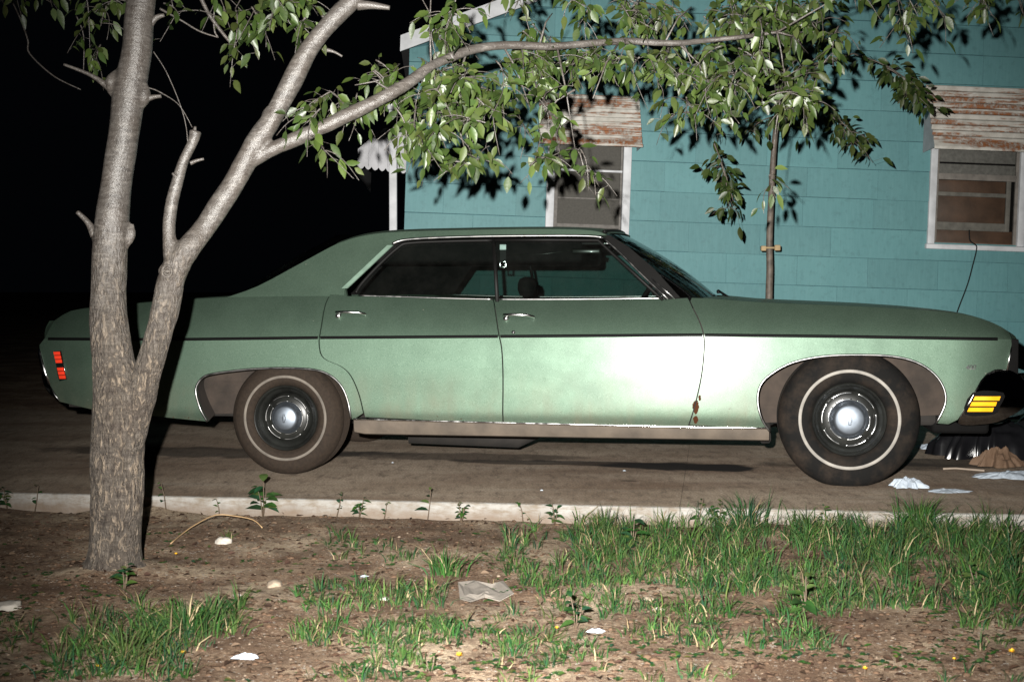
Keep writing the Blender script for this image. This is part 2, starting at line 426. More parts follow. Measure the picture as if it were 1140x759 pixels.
ld.energy = 8000; ld.spot_size = R(54); ld.spot_blend = 1.0; ld.shadow_soft_size = .018; ld.color = (1, .975, .92)
S.view_settings.view_transform = 'Standard'; S.view_settings.look = 'None'
S.view_settings.exposure = 0; S.view_settings.gamma = 1
S.cycles.use_denoising = True
try:
    S.cycles.max_bounces = 6; S.cycles.transparent_max_bounces = 12; S.cycles.caustics_reflective = False
except Exception: pass

# ------------------------------------------------------------------ ground and driveway
EA = on_ground(0, 548); EB = on_ground(1100, 572)
EDIR = (EB-EA); EDIR.z = 0; EDIR.normalize(); ENRM = Vector((-EDIR.y, EDIR.x, 0))   # away from the camera
def edge_pt(t, back=0.0, z=0.0): return Vector((EA.x, EA.y, 0))+EDIR*t+ENRM*back+Vector((0, 0, z))
def soil_h(x, y):
    p = Vector((x, y, 0))-Vector((EA.x, EA.y, 0)); dd = -p.dot(ENRM)
    base = -.083+.03*min(1, max(0, dd)/2.0)
    h = base+.018*noise.noise(Vector((x*1.3, y*1.3, 0)))+.010*noise.noise(Vector((x*5, y*5, 3)))+.004*noise.noise(Vector((x*22, y*22, 7)))
    if dd < .6: h += (.030*noise.noise(Vector((x*1.9, 0, 40)))+.016*noise.noise(Vector((x*7, 0, 44)))+.006)*math.exp(-max(0, dd)/.16)
    tb = math.hypot(x+1.53, y-5.5)
    return h+.045*math.exp(-(tb/.22)**2)
g = MB()
g.add([(-150, -60, -.16), (150, -60, -.16), (150, 260, -.16), (-150, 260, -.16)], [(0, 1, 2, 3)])
tag(g.build('ground', M['soil'], smooth=False), kind='structure')
nx, ny = 560, 150
V = []; F = []
for j in range(ny+1):
    for i in range(nx+1):
        a = -12+27*i/nx; bb = -(5.2*(j/ny)**1.0)+.012
        p = edge_pt(a+1.2, bb); hh = soil_h(p.x, p.y)
        if j == 0: hh -= .01
        V.append((p.x, p.y, hh))
for j in range(ny):
    for i in range(nx):
        a = j*(nx+1)+i; F.append((a+1, a, a+nx+1, a+nx+2))
tag(mesh_obj('verge_soil', V, F, M['soil']), kind='structure')
# slab
d = MB()
J = 0.0008
tj = (on_ground(757, 563)-Vector((EA.x, EA.y, 0))).dot(EDIR)
joints = [-30, tj-4.6, tj, tj+4.6, 40]
def slab(t0, t1, b0, b1):
    n = max(2, int((t1-t0)/.06)) if b0 == 0 else 2
    n = min(n, 500)
    top = [edge_pt(lerp(t0, t1, i/n), b0+(.007*noise.noise(Vector((lerp(t0, t1, i/n)*9, 0, 0)))+.018*max(0, noise.noise(Vector((lerp(t0, t1, i/n)*4.3, 9, 0)))-.25)+.012*noise.noise(Vector((lerp(t0, t1, i/n)*1.4, 4, 0))) if b0 == 0 else 0), 0) for i in range(n+1)]
    V = []; F = []
    for p in top:
        V += [p+Vector((0, 0, -.15)), p+Vector((0, 0, -.012)), p+ENRM*.004+Vector((0, 0, -.004)), p+ENRM*.014]
    for i in range(n):
        for k in range(3):
            a = i*4+k; F.append((a, a+4, a+5, a+1))
    mi = [1]*(3*n)
    k0 = len(V); V += [edge_pt(t0, b1), edge_pt(t1, b1)]
    F.append(tuple([i*4+3 for i in range(n+1)]+[k0+1, k0])); mi.append(0)
    # ends
    b = len(d.v); d.v += V; d.f += [tuple(i+b for i in q) for q in F]; d.m += mi; d.c += [(1, 1, 1)]*len(V)
for a, b_ in zip(joints, joints[1:]):
    slab(a+J, b_-J, 0, 4.6)
o = d.build('driveway', None, smooth=False, mats=[M['concrete'], M['edge']]); tag(o, kind='structure')
bk = MB(); q = [edge_pt(-30, 4.61, -.004), edge_pt(40, 4.61, -.004), edge_pt(40, 40, -.004), edge_pt(-30, 40, -.004)]
bk.add(q, [(0, 1, 2, 3)]); tag(bk.build('back_yard', M['soil'], smooth=False), kind='structure')
bk = MB(); q = [edge_pt(-30, .02, -.03), edge_pt(40, .02, -.03), edge_pt(40, 4.6, -.03), edge_pt(-30, 4.6, -.03)]
bk.add(q, [(0, 1, 2, 3)]); tag(bk.build('driveway_joint_fill', M['under'], smooth=False), kind='structure')

# ------------------------------------------------------------------ the car (local x forward, y away from the camera, z up)
W = 2.0; YAW = R(8)
CA = on_ground(315, 530.7)
CF = Vector((math.cos(YAW), -math.sin(YAW), 0)); CN = Vector((math.sin(YAW), math.cos(YAW), 0))
car = empty('sedan', (CA.x, CA.y, 0), (0, 0, -YAW))
tag(car, 'long green metallic four-door sedan parked on the driveway beside the turquoise house', 'car')
ZC = [(-1.45, .748), (-.6, .752), (.208, .766), (1.2, .778), (2.27, .791), (3.01, .786), (3.8, .775), (3.95, .77)]
ZT = [(-1.46, .79), (-1.39, .86), (-1.314, .905), (-1.174, .923), (-.895, .949), (-.562, .974), (-.33, .985), (.3, .992), (1.157, .972), (2.08, .978), (2.25, .984), (2.58, .962), (3.02, .944), (3.3, .930), (3.6, .905), (3.75, .868), (3.85, .818), (3.9, .77)]
def taper(s):
    t = .0045*(s-1.2)**2
    if s > 3.55: t += .55*(s-3.55)**2
    if s < -.8: t += .16*(-.8-s)**2
    return t
def flank(s, z, side=None):
    zc = interp(s, ZC); zt = sinterp(s, ZT)
    if side is None: side = 1 if z > zc else -1
    if side > 0:
        v = (z-zc)/max(.02, zt-zc); sc = max(.35, min(1, (zt-zc)/.17))
        return taper(s)+(.004+.135*sc*v*(.72+.28*v))
    u = zc-z
    y = -.055*u+.03*u*u
    k = (.356-z)/.012; y += .42*.012*(math.log1p(math.exp(k)) if k < 20 else k)
    if s < -.9 and z < .55: y += (.55-z)*(-.9-s)*.45
    return y+taper(s)
def house_side(s, z, side=None): return .135+(z-.985)*.50+max(0, (1.0-s))**2*.012
def trace(pts, surf, side=None):
    out = []
    for x, y in pts:
        yy = 0.05; d = ray(x, y)
        for _ in range(6):
            base = Vector((CA.x, CA.y, 0))+CN*yy
            t = (base-CAMP).dot(CN)/d.dot(CN); P = CAMP+d*t-Vector((CA.x, CA.y, 0))
            s, z = P.dot(CF), P.z
            yy = surf(s, z, side)
        out.append((s, z))
    return out
def inside(p, poly):
    x, y = p; c = False; j = len(poly)-1
    for i in range(len(poly)):
        if (poly[i][1] > y) != (poly[j][1] > y) and x < (poly[j][0]-poly[i][0])*(y-poly[i][1])/(poly[j][1]-poly[i][1])+poly[i][0]: c = not c
        j = i
    return c
def resample(poly, step):
    out = []
    for i in range(len(poly)):
        a = poly[i]; b = poly[(i+1) % len(poly)]
        n = max(1, int(math.hypot(b[0]-a[0], b[1]-a[1])/step))
        for k in range(n): out.append((lerp(a[0], b[0], k/n), lerp(a[1], b[1], k/n)))
    return out
def surf_normal(surf, s, z, side):
    e = .004
    dys = (surf(s+e, z, side)-surf(s-e, z, side))/(2*e); dyz = (surf(s, z+e, side)-surf(s, z-e, side))/(2*e)
    return Vector((dys, -1, dyz)).normalized()
def sheet(name, outline, surf, material, parent, step=.03, rim=.028, mirror=False, crease=False, off=0.0):
    """trimmed panel lying on a surface function, with returned edges"""
    out = resample(outline, step)
    xs = [p[0] for p in out]; zs = [p[1] for p in out]
    pts = [Vector(p) for p in out]; n0 = len(pts); edges = [(i, (i+1) % n0) for i in range(n0)]
    s = min(xs)+step*.5; k = 0
    while s < max(xs):
        z = min(zs)+step*.35
        while z < max(zs):
            q = (s, z+(step*.3 if k % 2 else 0))
            if inside(q, outline) and min((q[0]-p[0])**2+(q[1]-p[1])**2 for p in out) > (step*.45)**2 and (not crease or abs(q[1]-interp(q[0], ZC)) > step*.35):
                pts.append(Vector(q))
            z += step*.8
        s += step; k += 1
    if crease:
        c0 = len(pts); xs_ = [min(xs)-.05+i*step for i in range(int((max(xs)-min(xs)+.1)/step)+2)]
        pts += [Vector((x, interp(x, ZC))) for x in xs_]; edges += [(c0+i, c0+i+1) for i in range(len(xs_)-1)]
    r = delaunay_2d_cdt(pts, edges, [], 0, 1e-5)
    vv, ff = r[0], r[2]
    V = []; F = []; Nn = []; idx = {}
    bc = {}
    for f in ff:
        cx = sum(vv[i][0] for i in f)/len(f); cz = sum(vv[i][1] for i in f)/len(f)
        if not inside((cx, cz), outline): continue
        side = None if not crease else (1 if cz > interp(cx, ZC) else -1)
        t = []
        for i in f:
            if (i, side) not in idx:
                idx[(i, side)] = len(V); s_, z_ = vv[i]
                V.append(Vector((s_, surf(s_, z_, side)+off, z_))); Nn.append(surf_normal(surf, s_, z_, side))
            t.append(idx[(i, side)])
        if (V[t[1]]-V[t[0]]).cross(V[t[2]]-V[t[0]]).y > 0: t.reverse()
        F.append(tuple(t))
        for a, b in zip(t, t[1:]+t[:1]): bc[(a, b)] = 1
    key = {}
    for i, v in enumerate(V): key.setdefault((round(v.x, 5), round(v.z, 5)), i)
    geo = set((key[(round(V[a].x, 5), round(V[a].z, 5))], key[(round(V[b].x, 5), round(V[b].z, 5))]) for a, b in bc)
    if rim:
        for (a, b) in list(bc):
            ka, kb = key[(round(V[a].x, 5), round(V[a].z, 5))], key[(round(V[b].x, 5), round(V[b].z, 5))]
            if (kb, ka) in geo: continue
            k = len(V)
            V += [V[a].copy(), V[b].copy(), V[b]+Vector((0, rim, 0)), V[a]+Vector((0, rim, 0))]
            fn = (V[b]-V[a]).cross(Vector((0, 1, 0))).normalized(); Nn += [-fn]*4
            F.append((k+1, k, k+3, k+2))
    if mirror:
        V = [Vector((v.x, W-v.y, v.z)) for v in V]; F = [tuple(reversed(f)) for f in F]; Nn = [Vector((n.x, -n.y, n.z)) for n in Nn]
    o = mesh_obj(name, V, F, material, parent)
    o.data.normals_split_custom_set_from_vertices([tuple(n) for n in Nn])
    return o
def across(name, curve, y0f, material, parent, n=16, crown=0.0, bow=0.0, y1f=None, rnd=0.0):
    """skin carried from the near side to the far side of the car along a profile curve of (s, z)"""
    mb = MB(); k = len(curve); V = []; F = []
    for i, (s, z) in enumerate(curve):
        y0 = y0f(s, z); y1 = W-y0
        for j in range(n+1):
            t = j/n
            tt = t
            b = 1-(2*t-1)**2
            e = min(t, 1-t)*(y1-y0)
            V.append((s+bow*b, lerp(y0, y1, tt), z+crown*b+rnd*(1-math.exp(-e/.05))))
    for i in range(k-1):
        for j in range(n):
            a = i*(n+1)+j; F.append((a, a+1, a+n+2, a+n+1))
    o = mesh_obj(name, V, F, material, parent)
    bm = bmesh.new(); bm.from_mesh(o.data); bmesh.ops.recalc_face_normals(bm, faces=bm.faces)
    if sum(f.normal.z+(.6*f.normal.x if curve[0][0] > 2 else 0) for f in bm.faces) < 0: bmesh.ops.reverse_faces(bm, faces=bm.faces)
    bm.to_mesh(o.data); bm.free()
    return o
def on_surf(pts, surf, off=0.0, side=None): return [Vector((s, surf(s, z, side)+off, z)) for s, z in pts]
def mir(pts): return [Vector((p.x, W-p.y, p.z)) for p in pts]

# traced outlines
arch_r = smooth_poly(trace([(231, 469), (222, 452), (218, 433), (226, 420), (240, 415.5), (262, 412.5), (283, 410.5), (317, 409.5), (350, 411.5), (368, 418), (381, 431), (388, 449), (391, 466)], flank), 4)
arch_f = smooth_poly(trace([(857, 480), (848, 466), (843.5, 446), (847, 428), (861, 414.5), (884, 403), (917, 396.5), (955, 395), (993, 396.5), (1020, 403), (1040, 416), (1051, 433), (1052, 450), (1042, 471)], flank), 4)
door_rr = smooth_poly(trace([(384, 321.5), (372, 324), (363, 337), (358, 362), (355.5, 386), (361, 399), (380, 408), (391, 419), (400, 440), (406, 464)], flank), 4)
gap_b = smooth_poly(trace([(549.5, 334), (552, 350), (555, 370), (558.5, 388), (560, 420), (560, 469)], flank), 4)
door_ff = smooth_poly(trace([(768, 335), (772, 344), (778, 356), (783, 371), (784, 388), (781, 418), (774, 450), (767, 473)], flank), 4)
def sill_z(s): return interp(s, [(.39, .322), (2.25, .302), (2.6, .302)])
G_ = .0035
def shift(c, dx): return [(s+dx, z) for s, z in c]
def top_run(s0, s1, n=24): return [(lerp(s0, s1, i/n), sinterp(lerp(s0, s1, i/n), ZT)) for i in range(n+1)]
# quarter panel
tail = trace([(44, 384), (46, 403), (56, 429), (67, 447)], flank)
low_q = trace([(100, 455), (165, 462.5)], flank)
q_top = top_run(-1.40, door_rr[0][0]-.01, 40)
q_out = list(reversed(tail))+[(-1.425, interp(-1.42, ZC)), (-1.415, .80)]+q_top+shift(door_rr, -G_)[:-1]+[(arch_r[-1][0]+.012, sill_z(.4))]+[(arch_r[-1][0], arch_r[-1][1])]+list(reversed(arch_r))[1:]+list(reversed(low_q))
# front fender
nose = trace([(1127, 379), (1124, 396), (1121, 412)], flank)
bump_edge = trace([(1108, 411), (1099, 415), (1092, 424), (1079, 447), (1066, 467), (1056, 472)], flank)
f_top = top_run(door_ff[0][0]+.01, 3.86, 40)
f_out = shift(door_ff, G_)[::-1]+f_top+nose+bump_edge+[(arch_f[-1][0]+.005, arch_f[-1][1])]+arch_f[::-1]+[(2.60, sill_z(2.6))]
f_out = shift(door_ff, G_)[::-1]+f_top+nose+bump_edge+arch_f[::-1][:-1]+[(2.622, sill_z(2.6))]
rd_out = shift(door_rr, G_)+[(gap_b[-1][0]-G_, sill_z(1.2))]+[p for p in shift(gap_b, -G_)[::-1] if p[1] > sill_z(1.2)+.01]+top_run(gap_b[0][0]-G_-.01, door_rr[0][0]+.02, 16)
rd_out = [p for p in rd_out if True]
fd_out = [p for p in shift(gap_b, G_) if p[1] > sill_z(1.2)+.01]+[(gap_b[-1][0]+G_, sill_z(1.2)), (door_ff[-1][0]-G_, sill_z(2.25))]+[p for p in shift(door_ff, -G_)[::-1] if p[1] > sill_z(2.2)+.01]+top_run(door_ff[0][0]-G_-.01, gap_b[0][0]+G_+.01, 20)
doors = {}
for far in (False, True):
    sheet('quarter_panel', q_out, flank, M['paint'], car, mirror=far, crease=True)
    sheet('front_fender', f_out, flank, M['paint'], car, mirror=far, crease=True)
    doors['r', far] = sheet('rear_door', rd_out, flank, M['paint'], car, mirror=far, crease=True)
    doors['f', far] = sheet('front_door', fd_out, flank, M['paint'], car, mirror=far, crease=True)
    mm = (lambda p: mir(p)) if far else (lambda p: p)
    # crease stripe
    def stripe(s0, s1, par):
        mb = MB(); V = []; F = []; n = max(2, int((s1-s0)/.05))
        for i in range(n+1):
            s = lerp(s0, s1, i/n); zc = interp(s, ZC)
            for dz, dy in ((-.0085, .002), (-.0065, -.004), (.0065, -.003), (.0085, .005)):
                V.append(Vector((s, flank(s, zc, -1)+dy, zc+dz)))
        for i in range(n):
            for k in range(3): a = i*4+k; F.append((a, a+1, a+5, a+4))
        mb.add(mm(V), F); mb.build('stripe', M['stripe'], par)
    sd = lambda c: interp(interp(1.5, ZC), sorted([(z, s) for s, z in c]))
    s_r = interp(.764, sorted([(z, s) for s, z in door_rr])); s_b = interp(.778, sorted([(z, s) for s, z in gap_b])); s_f = interp(.79, sorted([(z, s) for s, z in door_ff]))
    stripe(-1.40, s_r-.006, car); stripe(s_r+.006, s_b-.006, doors['r', far]); stripe(s_b+.006, s_f-.006, doors['f', far]); stripe(s_f+.006, 3.79, car)
    # arch mouldings
    for nm, arc in (('wheel_arch_trim', arch_r), ('wheel_arch_trim', arch_f)):
        mb = MB(); c = on_surf(arc, flank, -.002)
        mb.tube(mm(c), .0065, 8, flat=1.0); mb.build(nm, M['chrome_dull'], car)
    # wells
    for arc, dep in ((arch_r, .26), (arch_f, .27)):
        mb = MB(); c = on_surf(arc, flank, .012); V = []; F = []
        cx = sum(p.x for p in c)/len(c)
        n = len(c)
        for p in c: V += [p, Vector((p.x+(p.x-cx)*.12, dep, p.z+.02))]
        for i in range(n-1): F.append((2*i, 2*i+1, 2*i+3, 2*i+2))
        F.append(tuple(2*i+1 for i in range(n)))
        # an inner lip and two pressed seams
        mb.add(mm(V), F)
        for zz in (.44, .50) if arc is arch_r else (.40,):
            mb.box((c[0].x-.02, dep-.012, zz), (c[-1].x+.02, dep-.004, zz+.006)) if not far else None
        mb.build('wheel_well', M['liner'], car, smooth=False)
    # rocker
    mb = MB(); V = []; F = []; n = 40
    for i in range(n+1):
        s = lerp(.40, 2.632, i/n); z1 = sill_z(s)+.003; z0 = interp(s, [(.4, .245), (.45, .236), (2.63, .232)])
        yb = flank(s, z1+.004, -1)
        for y, z in ((yb+.05, z1), (yb+.006, z1), (yb+.010, (z1+z0)/2), (yb+.022, z0+.008), (yb+.05, z0), (yb+.2, z0+.01)): V.append(Vector((s, y, z)))
    for i in range(n):
        for k in range(5): a = i*6+k; F.append((a, a+6, a+7, a+1))
    F += [tuple(range(6)), tuple(n*6+k for k in range(6))]
    mb.add(mm(V), F); shade_auto(mb.build('rocker_panel', M['rocker'], car), 30)
    mb = MB(); c = [Vector((s, flank(s, sill_z(s)+.003, -1)-.001, sill_z(s)+.003)) for s in [lerp(.40, 2.62, i/40) for i in range(41)]]
    mb.tube(mm(c), .0065, 8); mb.build('rocker_trim', M['chrome'], car)
    # window sill moulding on each door
    for s0, s1, par in ((.40, 1.148, doors['r', far]), (1.165, 2.10, doors['f', far])):
        mb = MB(); c = [Vector((s, flank(s, sinterp(s, ZT), 1)+.006, sinterp(s, ZT)+.004)) for s in [lerp(s0, s1, i/24) for i in range(25)]]
        mb.tube(mm(c), .006, 8); mb.build('sill_trim', M['chrome_dull'], par)
# inner sides behind the gaps
for far in (False, True):
    mb = MB(); V = []; F = []
    ss = [lerp(-1.30, 3.70, i/60) for i in range(61)]
    zz = [.36, .5, .62, .75, .85, .93]
    for s in ss:
        for z in zz:
            z_ = min(z, sinterp(s, ZT)-.03)
            y = flank(s, z_)+.045
            V.append(Vector((s, y, z_)))
    pr = [p for p in arch_r]; pf = [p for p in arch_f]
    for i in range(60):
        for k in range(len(zz)-1):
            cs = (ss[i]+ss[i+1])/2; cz = (zz[k]+zz[k+1])/2
            if -.56 < cs < .43 and zz[k] < .62: continue
            if 2.50 < cs < 3.60 and zz[k] < .72: continue
            a = i*len(zz)+k; F.append((a, a+1, a+1+len(zz), a+len(zz)))
    mb.add(mir(V) if far else V, F); mb.build('inner_panel', M['under'], car, smooth=False)

# hood, deck, nose, tail
ytop = lambda s, z: flank(s, z, 1)
hc = [(s, z-.001) for s, z in top_run(2.275, 3.85, 40)]
def crown_across(name, curve, material, parent, crown, rear_bow=0, n=24):
    V = []; F = []; k = len(curve)
    for i, (s, z) in enumerate(curve):
        y0 = flank(s, sinterp(s, ZT), 1); fr = 1-i/(k-1)
        for j in range(n+1):
            t = j/n; b = 1-(2*t-1)**2
            e = min(t, 1-t)*(W-2*y0)
            V.append((s+rear_bow*fr**3*b, lerp(y0, W-y0, t), z+crown*(1-math.exp(-e/.10))*1.0))
    for i in range(k-1):
        for j in range(n):
            a = i*(n+1)+j; F.append((a, a+n+1, a+n+2, a+1))
    return mesh_obj(name, V, F, material, parent)
crown_across('hood', hc, M['paint'], car, .010, .13)
crown_across('trunk_lid', top_run(-1.40, -.30, 24), M['paint'], car, .010)
# cowl and package shelf (dark)
mb = MB(); mb.box((2.02, .17, .93), (2.46, W-.17, .966), .005); mb.build('cowl', M['black'], car)
# nose bar under the hood lip, grille, headlamps
nz_c = smooth_poly([(3.85, .815), (3.885, .79), (3.895, .765), (3.88, .75)], 3)
across('nose_panel', nz_c, lambda s, z: taper(3.84)+.03, M['paint'], car, bow=.05)
mb = MB(); mb.box((3.74, .12, .40), (3.80, W-.12, .765), .005)
for k in range(9): mb.box((3.80, .14, .50+k*.03), (3.812, W-.14, .506+k*.03))
for sy in (.085, W-.125): mb.box((3.72, sy, .44), (3.90, sy+.04, .775), .006)
gr = mb.build('grille', M['black'], car)
for y in (.26, .48, W-.48, W-.26):
    mb = MB(); mb.lathe([(0, -.03), (.05, -.028), (.075, -.015), (.082, 0)], (0, 0, 0), 32)
    v = [Vector((3.83-q.y, y+q.x, .64+q.z)) for q in mb.v]; mb.v = v
    mb.build('headlight', M['lamp_glass'], car)
for far in (False, True):
    mb = MB(); c = on_surf(nose, flank, -.004)
    c = [c[0]+Vector((.0, .012, -.012))]+c[1:]
    mb.tube(mir(c) if far else c, .006, 8); mb.build('nose_trim', M['chrome'], car)
# front bumper
def bsurf(s, z, side=None):
    y = flank(3.55, z, -1)-.012+.5*max(0, s-3.72)**2*2.4
    y += .10*((z-.47)/.12)**2*.35
    return y
bo = smooth_poly(trace([(1101, 413.5), (1112, 411), (1124, 412), (1135, 418), (1144, 430), (1147, 444), (1138, 455), (1121, 465), (1104, 471), (1074, 473), (1067, 468), (1080, 446), (1092, 424)], bsurf), 3, True)
bumper = None
for far in (False, True):
    ob = sheet('bumper_end', bo, bsurf, M['bumper_chrome'], None, step=.015, rim=.10, mirror=far)
    if bumper is None: bumper = empty('front_bumper'); bumper.parent = car
    ob.parent = bumper
bs = [(3.86, .585), (3.93, .60), (4.00, .575), (4.03, .52), (4.02, .46), (3.97, .41), (3.90, .375), (3.80, .365)]
ob = across('bumper_bar', smooth_poly(bs, 3), lambda s, z: .12-.5*max(0, 3.95-s)*0, M['chrome'], bumper, bow=.06, n=20)
mb = MB()
tr = on_surf(trace([(1067, 467), (1080, 446), (1092, 424), (1099, 416), (1110, 411.5), (1122, 412.5)], bsurf), bsurf, -.006)
mb.tube(tr, .0055, 8); mb.build('bumper_edge', M['chrome'], bumper)
# amber marker: recess + three bars
lamp_c = trace([(1080, 436), (1116, 436), (1116, 460), (1072, 460)], bsurf)
lo_ = sheet('marker_lamp', smooth_poly(trace([(1083, 437), (1117, 437), (1113, 452), (1106, 461), (1074, 461)], bsurf), 3, True), bsurf, M['black'], bumper, step=.01, rim=.01, off=-.006)
for yy, xa, xb in ((443.2, 1085, 1113.5), (449.4, 1081.5, 1109.5), (455.6, 1078.5, 1106)):
    sheet('amber_lens', trace([(xa, yy-2.3), (xb, yy-2.3), (xb-1.6, yy+2.3), (xa-2.2, yy+2.3)], bsurf), bsurf, M['amber'], lo_, step=.008, rim=.004, off=-.012)
# front splash pan under the bumper
mb = MB(); mb.box((3.50, .30, .26), (3.80, W-.30, .40), .02); mb.build('splash_pan', M['black'], car)
# rear bumper
rb = empty('rear_bumper'); rb.parent = car
across('bumper_bar', smooth_poly([(-1.38, .56), (-1.45, .60), (-1.475, .56), (-1.47, .50), (-1.44, .44), (-1.38, .40), (-1.30, .38)], 3), lambda s, z: .16, M['chrome'], rb, bow=-.05)
for far in (False, True):
    mb = MB(); c = on_surf(trace([(43.5, 385), (44.5, 394), (47, 405), (50.5, 416), (56, 428)], flank), flank, .004)
    mb.tube(mir(c) if far else c, [.005, .013, .016, .013, .006], 8); mb.build('bumper_tip', M['chrome'], rb)
    mb = MB(); c = on_surf(trace([(56, 430), (61, 440), (67, 447)], flank), flank, .004)
    mb.tube(mir(c) if far else c, .005, 8); mb.build('bumper_edge', M['chrome_dull'], rb)
tl = across('tail_panel', smooth_poly([(-1.40, .85), (-1.43, .78), (-1.42, .6), (-1.36, .5), (-1.29, .40)], 3), lambda s, z: taper(-1.40)+.02, M['paint'], car, bow=-.04)
# red side marker
sl = sheet('side_marker', trace([(60.5, 391), (68, 390.5), (75, 422), (66, 423)], flank), flank, M['rubber'], car, step=.01, rim=.01, off=-.004)
mb = MB(); c = on_surf(trace([(68.5, 390.5), (75, 422), (67, 423.5)], flank), flank, -.008); mb.tube(c, .0035, 6); mb.build('marker_frame', M['chrome'], sl)
for k in range(7):
    if k == 3: continue
    y0 = 391.5+k*4.4; x0 = 60.2+k*1.0
    sheet('red_lens', trace([(x0, y0), (x0+7.2, y0-.3), (x0+7.8, y0+3.4), (x0+.8, y0+3.6)], flank), flank, M['red'], sl, step=.008, rim=.003, off=-.010)
# under panels
mb = MB()
mb.box((-1.25, .30, .30), (3.6, W-.30, .42), .02)
mb.box((.45, .12, .26), (2.55, W-.12, .40), .02)
mb.build('floor_pan', M['under'], car, smooth=False)
mb = MB(); mb.tube([(-1.2, 1.35, .24), (-.4, 1.3, .22), (.2, 1.28, .19), (.45, 1.28, .17), (1.05, 1.28, .17), (1.3, 1.28, .2), (2.6, 1.2, .2)], [.025, .025, .025, .085, .085, .025, .025], 14)
mb.tube([(.55, .75, .17), (1.2, .78, .16), (1.32, .8, .18)], [.06, .07, .03], 12)
mb.build('exhaust', M['under'], car)
mb = MB(); mb.tube([(0, .3, .32), (0, W-.3, .32)], .045, 12); mb.lathe([(0, -.16), (.13, -.08), (.15, 0), (.13, .08), (0, .16)], (0, W/2, .32), 20)
mb.build('rear_axle', M['under'], car)
mb = MB(); mb.box((2.85, .3, .20), (3.2, W-.3, .3), .03); mb.tube([(2.62, .2, .22), (2.62, .3, .3), (2.7, .5, .3)], .03, 8); mb.build('front_suspension', M['under'], car)

# wheels
def make_wheel(c, r, rw_o, rw_i, rim_r, cap_r, tm, dust):
    wh = empty('wheel'); wh.parent = car; wh.location = c
    t = MB()
    prof = [(rim_r, .02), (rim_r+.008, .004), (rim_r+.02, -.008), ((rim_r+rw_i)/2+.006, -.013), (rw_i-.002, -.0165), (rw_o+.001, -.0165), ((rw_o+r)/2, -.012), (r-.030, .001), (r-.015, .014), (r-.006, .030), (r, .05)]
    for k in range(6): prof += [(r, .055+k*.022), (r-.007, .058+k*.022), (r-.007, .066+k*.022), (r, .069+k*.022)]
    prof += [(r-.004, .19), (r-.03, .205), (rim_r+.03, .215), (rim_r, .19)]
    t.lathe(prof, (0, 0, 0), 96, zmin=-c[2]+.002)
    for v in t.v:                                   # bulge at the contact patch
        if v.z < -c[2]+.06 and v.y < .03: v.y -= .012*(1-(v.z+c[2])/.06)
    shade_auto(t.build('tyre', tm, wh), 50)
    t = MB(); rw_i += .003
    pr = [(rw_o, -.0170), (rw_o-.002, -.0185), (rw_i+.002, -.0185), (rw_i, -.0170)]
    t.lathe(pr, (0, 0, 0), 96); t.build('whitewall', M['ww_dirty'] if dust else M['ww'], wh)
    t = MB(); t.lathe([(rim_r+.004, .018), (rim_r+.006, -.004), (rim_r+.001, -.009), (rim_r-.006, -.006), (rim_r-.010, .012), (rim_r-.018, .022), (rim_r-.028, .026), (rim_r-.036, .05), (cap_r*1.85, .055), (cap_r*1.72, .035), (cap_r*1.5, .022), (cap_r, .02), (0, .02)], (0, 0, 0), 80)
    rm = t.build('rim', M['rim'], wh); shade_auto(rm, 60)
    # bright ring broken by slots
    for rr, th, segs, fill in ((cap_r*1.62, .0032, 6, .86), (cap_r*1.24, .003, 6, .80)):
        t = MB()
        for k in range(segs):
            a0 = 2*PI*(k+.5-fill/2)/segs+.3; a1 = 2*PI*(k+.5+fill/2)/segs+.3
            t.tube([(rr*math.cos(lerp(a0, a1, q/10)), .018 if rr > cap_r*1.3 else .012, rr*math.sin(lerp(a0, a1, q/10))) for q in range(11)], th, 6)
        t.build('trim_ring', M['chrome_dull'] if dust else M['chrome'], wh)
    t = MB(); t.lathe([(cap_r*1.18, .02), (cap_r*1.06, .008), (cap_r*1.0, -.008), (cap_r*.93, -.020), (cap_r*.8, -.026), (cap_r*.45, -.032), (0, -.034)], (0, 0, 0), 64)
    cp = t.build('hubcap', M['cap'], wh)
    t = MB(); b = cap_r*.26      # small bow-tie emblem, rolled to upright with the wheel
    cr = [(-1, -.28), (-.42, -.28), (-.42, -.5), (.42, -.5), (.42, -.28), (1, -.28), (1, .28), (.42, .28), (.42, .5), (-.42, .5), (-.42, .28), (-1, .28)]
    cr = [(.55*y*b*1.6, x*b*1.15) for x, y in cr]
    t.tube([(x, -.036, z) for x, z in cr+[cr[0]]], .0016, 5)
    t.build('emblem', M['rubber'], cp)
    return wh
make_wheel((3.045, .045, .352), .366, .262, .243, .187, .086, M['tyreF'], False)
make_wheel((0.0, .060, .320), .319, .236, .219, .176, .074, M['tyreR'], True)
for c, rr in (((3.045, W-.045, .352), .366), ((0, W-.06, .320), .319)):
    wh = make_wheel((c[0], c[1], c[2]), rr, .24, .22, .18, .075, M['tyreR'], True)
    wh.rotation_euler = (0, 0, PI)

